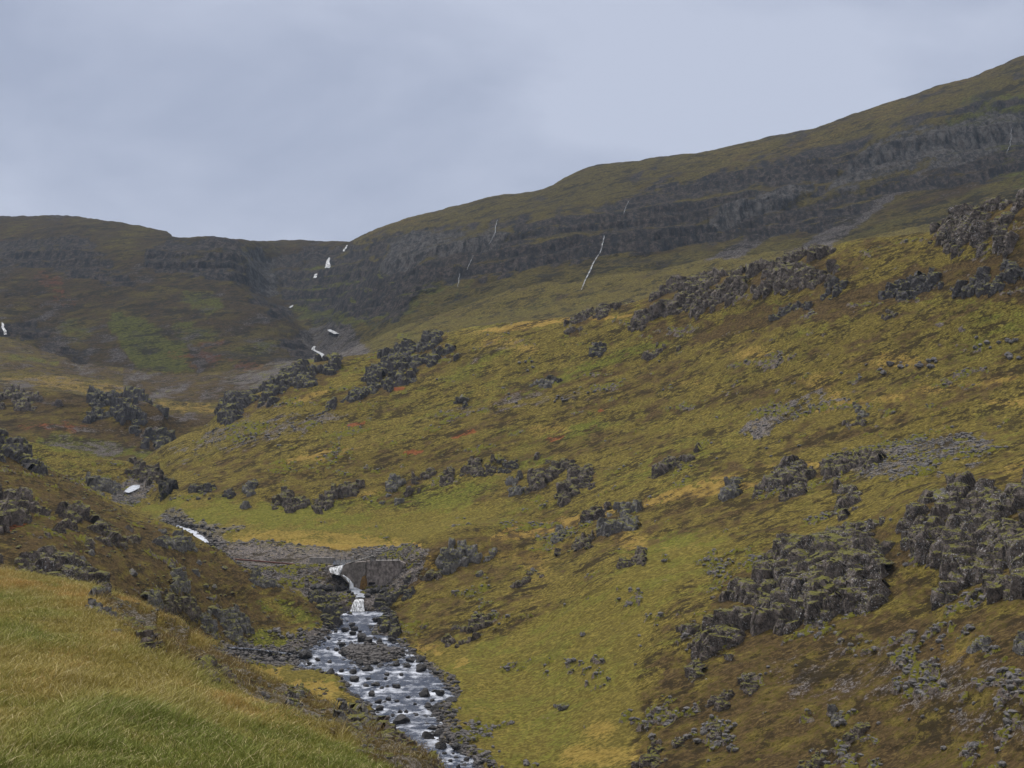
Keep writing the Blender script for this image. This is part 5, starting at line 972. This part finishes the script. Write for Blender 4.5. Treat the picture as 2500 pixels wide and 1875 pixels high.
prism('weir_sill', [(798,1383,D0+.9),(842,1380,D0+.9),(838,1402,D0+.7),(803,1396,D0+.7)], 2.0, M_apron, dm, 0.08)
prism('culvert', [(899,1421,D0+1.1),(917,1421,D0+1.1),(917,1455,D0+1.1),(899,1455,D0+1.1)], 0.4, M_hole_shade, dm, 0)  # near-black panel set back in the notch, the opening's shade put into its colour
prism('pier', [(902.6,1359.5,D0+.15),(914.6,1359.5,D0+.15),(914.6,1369.8,D0+.15),(902.6,1369.8,D0+.15)], 1.0, M_pale, dm)
prism('pier', [(857,1360,D0+.9),(864,1360,D0+.9),(864,1374,D0+.9),(857,1374,D0+.9)], 0.7, M_pale, dm)
prism('coping', [(916,1368.6,D0-.05),(976,1368.2,D0-.05),(976,1369.6,D0-.05),(916,1370.0,D0-.05)], 1.45, M_pale, dm, 0.02)
M_moss = flatmat('rusty_moss', (0.13, 0.075, 0.020), 1.0)
mossy = curtain('moss_patch', [(884,1408,D0-.75),(880,1424,D0-1.3),(876,1442,D0-1.6)], [(893,1404,D0-.75),(896,1424,D0-1.2),(897,1444,D0-1.5)], M_moss, 'x', 16, 12, 0.25)
for key in ('label', 'category'): del mossy[key]
mossy.parent = dm
wg = prism('retaining_wall', [(755,1361,324),(817,1361,321),(817,1376,321),(755,1374,324)], 0.6, M_pale, None); tag(wg, 'low pale concrete wall at the edge of the gravel, left of the weir', 'retaining wall')
o = mesh_obj('weir_pond', np.array([pt(812,1378.5,314.0), pt(858,1378.5,314.0), pt(862,1366.5,323), pt(815,1366.5,323)]), np.array([[0,1,2,3]]), M_water, attrs=fattr(np.full(4, 0.12))); o['kind'] = 'structure'
rl = root('railing', 'thin dark railing with five posts along the top of the dam wall', 'railing')
for u in (915.5, 930, 944.5, 958.5, 972.5): rod('post', pt(u,1369.5,D0+.4), pt(u,1358.2,D0+.4), 0.075, M_iron, rl)
rod('rail', pt(915.5,1358.6,D0+.4), pt(974,1358.6,D0+.4), 0.035, M_iron, rl); rod('rail', pt(915.5,1364,D0+.4), pt(974,1364,D0+.4), 0.025, M_iron, rl)
for k in range(28): u = 917.5 + k * 2.0; rod('bar', pt(u,1369.2,D0+.4), pt(u,1358.8,D0+.4), 0.014, M_iron, rl, 5)
rl = root('railing', 'dark railing over the weir pond between the low wall and the pale pier', 'railing')
for u in (818, 831, 844, 870, 883, 896): rod('post', pt(u,1371,318), pt(u,1359.5,318), 0.06, M_iron, rl)
rod('rail', pt(818,1359.8,318), pt(902,1359.5,318), 0.035, M_iron, rl); rod('rail', pt(818,1365.5,318), pt(902,1365.5,318), 0.025, M_iron, rl)
for k in range(42): u = 819 + k * 2.0; rod('bar', pt(u,1370.5,318), pt(u,1360,318), 0.013, M_iron, rl, 5)
gt = root('gate_gear', 'long slanting grey beam and upright rod of the sluice gate on the pier', 'sluice gate gear')
rod('beam', pt(866,1371,D0-.5), pt(915.5,1355.5,D0-.2), 0.13, M_steel, gt); rod('beam_end', pt(853,1376,D0-.55), pt(866,1371,D0-.5), 0.16, M_iron, gt)
rod('spindle', pt(910.3,1358,D0+.1), pt(910.3,1341.5,D0+.1), 0.085, M_iron, gt); rod('bracket', pt(898,1359.5,D0), pt(906,1354,D0), 0.16, M_iron, gt); rod('crank', pt(907.5,1358.8,D0+.1), pt(913,1358.8,D0+.1), 0.14, M_iron, gt)
pp = root('pipe', 'long rust red pipe sticking out from behind the brown knoll over the gravel', 'pipe')
a, b = pt(560,1364,319.5), pt(719,1377.5,322.5)
rod('tube', a, b, 0.17, M_rust, pp, 16)
for t in (0.33, 0.62, 0.995): q = a + (b - a) * t; e = (b - a) / np.linalg.norm(b - a); rod('flange', q - e * 0.06, q + e * 0.06, 0.22, M_rust, pp, 16)

# ------------------------------------------------------------------ grass of the foreground slope
GM, gnt2, gb2 = new_mat('grass_blades'); gn2 = NT(gnt2); at = gnt2.nodes.new('ShaderNodeAttribute'); at.attribute_name = 'col'
gnt2.links.new(at.outputs['Color'], gb2.inputs['Base Color']); gb2.inputs['Roughness'].default_value = 0.75; gb2.inputs['Specular IOR Level'].default_value = 0.2
gb2.inputs['Subsurface Weight'].default_value = 0.0
def grass(name, label, wgt, ntuft, per, h0, h1, wid, seed, palette, spread=0.14, lean=(0.22, -0.1)):
    g = np.random.default_rng(seed); p, r, c = scatter(wgt, ntuft, g)
    p = np.repeat(p, per, 0); r = np.repeat(r, per); c = np.repeat(c, per); n = len(p)
    hue = np.repeat(g.normal(size=ntuft), per) * 0.55 + g.normal(size=n) * 0.5
    hh = (h0 + (h1 - h0) * np.repeat(g.random(ntuft) ** 1.6, per)) * (0.6 + 0.6 * g.random(n)); p = p + np.stack([g.normal(size=n) * spread, g.normal(size=n) * spread, np.full(n, -0.03)], -1)
    wx_, wy_ = lean; fld = perlin(p[:, 0] / 3, p[:, 1] / 5, p[:, 2] * 0, 701) * 1.1
    dx = (wx_ + fld * 0.35 + g.normal(size=n) * 0.75) * hh; dy = (wy_ + g.normal(size=n) * 0.45) * hh
    w_ = wid * (0.7 + 0.6 * g.random(n)); a = g.normal(size=n) * 0.5; ox = np.cos(a) * w_ / 2; oy = np.sin(a) * w_ / 2
    O = np.stack([ox, oy, ox * 0], -1)
    m1_ = p + np.stack([dx * 0.25, dy * 0.25, hh * 0.5], -1); m2_ = p + np.stack([dx * 0.65, dy * 0.65, hh * 0.83], -1); tip = p + np.stack([dx * 1.15, dy * 1.15, hh * 0.98], -1)
    V_ = np.stack([p - O, p + O, m1_ + O * .85, m1_ - O * .85, m2_ + O * .55, m2_ - O * .55, tip], 1).reshape(-1, 3)
    i = (np.arange(n) * 7)[:, None, None]; T_ = np.array([[0,1,2],[0,2,3],[3,2,4],[3,4,5],[5,4,6]])[None] + i
    col = palette(GRN[r, c], ORG[r, c], BRN[r, c], hue, g)
    col = np.repeat(col, 7, 0); A = np.concatenate([col, np.ones((len(col), 1))], 1)
    o = mesh_obj(name, V_, T_.reshape(-1, 3), GM, attrs={'col': A}, smooth=True); tag(o, label, None, None, 'stuff'); return o
def pal(gr, og, br, hue, g):
    gr = gr + 0.10 * hue; og = og - 0.12 * hue + 0.05 * g.normal(size=len(hue))
    c = np.ones((len(hue), 1)) * np.array([0.285, 0.240, 0.075])
    k = sstep(0.38, 0.62, gr)[:, None]; c = c * (1 - k) + k * np.array([0.235, 0.225, 0.060])
    k = sstep(0.66, 0.9, gr)[:, None]; c = c * (1 - k) + k * np.array([0.160, 0.180, 0.040])
    k = sstep(0.42, 0.75, og)[:, None]; c = c * (1 - k) + k * np.array([0.36, 0.245, 0.085])
    k = sstep(0.45, 0.8, br)[:, None] * 0.8; c = c * (1 - k) + k * np.array([0.120, 0.070, 0.028])
    st = (g.random(len(hue)) < 0.10)[:, None]; c = np.where(st, np.array([0.50, 0.42, 0.23]), c)
    return c * (0.90 + 0.66 * g.random(len(hue)))[:, None]
near = (SEG > 0.95) & (SEG < 2.12) & (U > -60) & (U < 1230)
dens = near * np.clip(1 - SCR * 1.5, 0.03, 1) * (30 / np.maximum(Y, 15)) ** 1.5
tus = sstep(-0.25, 0.5, fgn2 + 0.4 * n3) * 0.8 + 0.25
grass('grass', 'long straw and green grass of the foreground slope', dens * tus, 64000, 9, 0.04, 0.17, 0.011, 11, pal, 0.17)
grass('tall_grass', 'taller dry tufts and stems standing out of the foreground turf', dens * sstep(0.05, 0.5, fbm(X, Y * .7, Z, 3.0, 3, 888)), 5200, 11, 0.16, 0.42, 0.010, 13, pal, 0.10, (0.3, -0.1))
# ------------------------------------------------------------------ the damp air over the valley
hv = 2500.0
hz = bpy.data.meshes.new('haze'); hb = bmesh.new(); bmesh.ops.create_cube(hb, size=1)
for v in hb.verts: v.co = Vector((v.co.x * 2 * hv, v.co.y * 2 * hv + 0, -91 + (v.co.z + 0.5) * 560))
hb.to_mesh(hz); hb.free(); ho = bpy.data.objects.new('haze', hz); C.objects.link(ho); ho['kind'] = 'stuff'; ho['label'] = 'thin blue damp air over the valley'
hm = bpy.data.materials.new('haze'); hm.use_nodes = True; ht = hm.node_tree; ht.nodes.clear()
oo = ht.nodes.new('ShaderNodeOutputMaterial'); pv = ht.nodes.new('ShaderNodeVolumePrincipled'); pv.inputs['Color'].default_value = (0.62, 0.78, 1.0, 1); pv.inputs['Density'].default_value = 0.00006
ht.links.new(pv.outputs[0], oo.inputs['Volume']); hz.materials.append(hm)
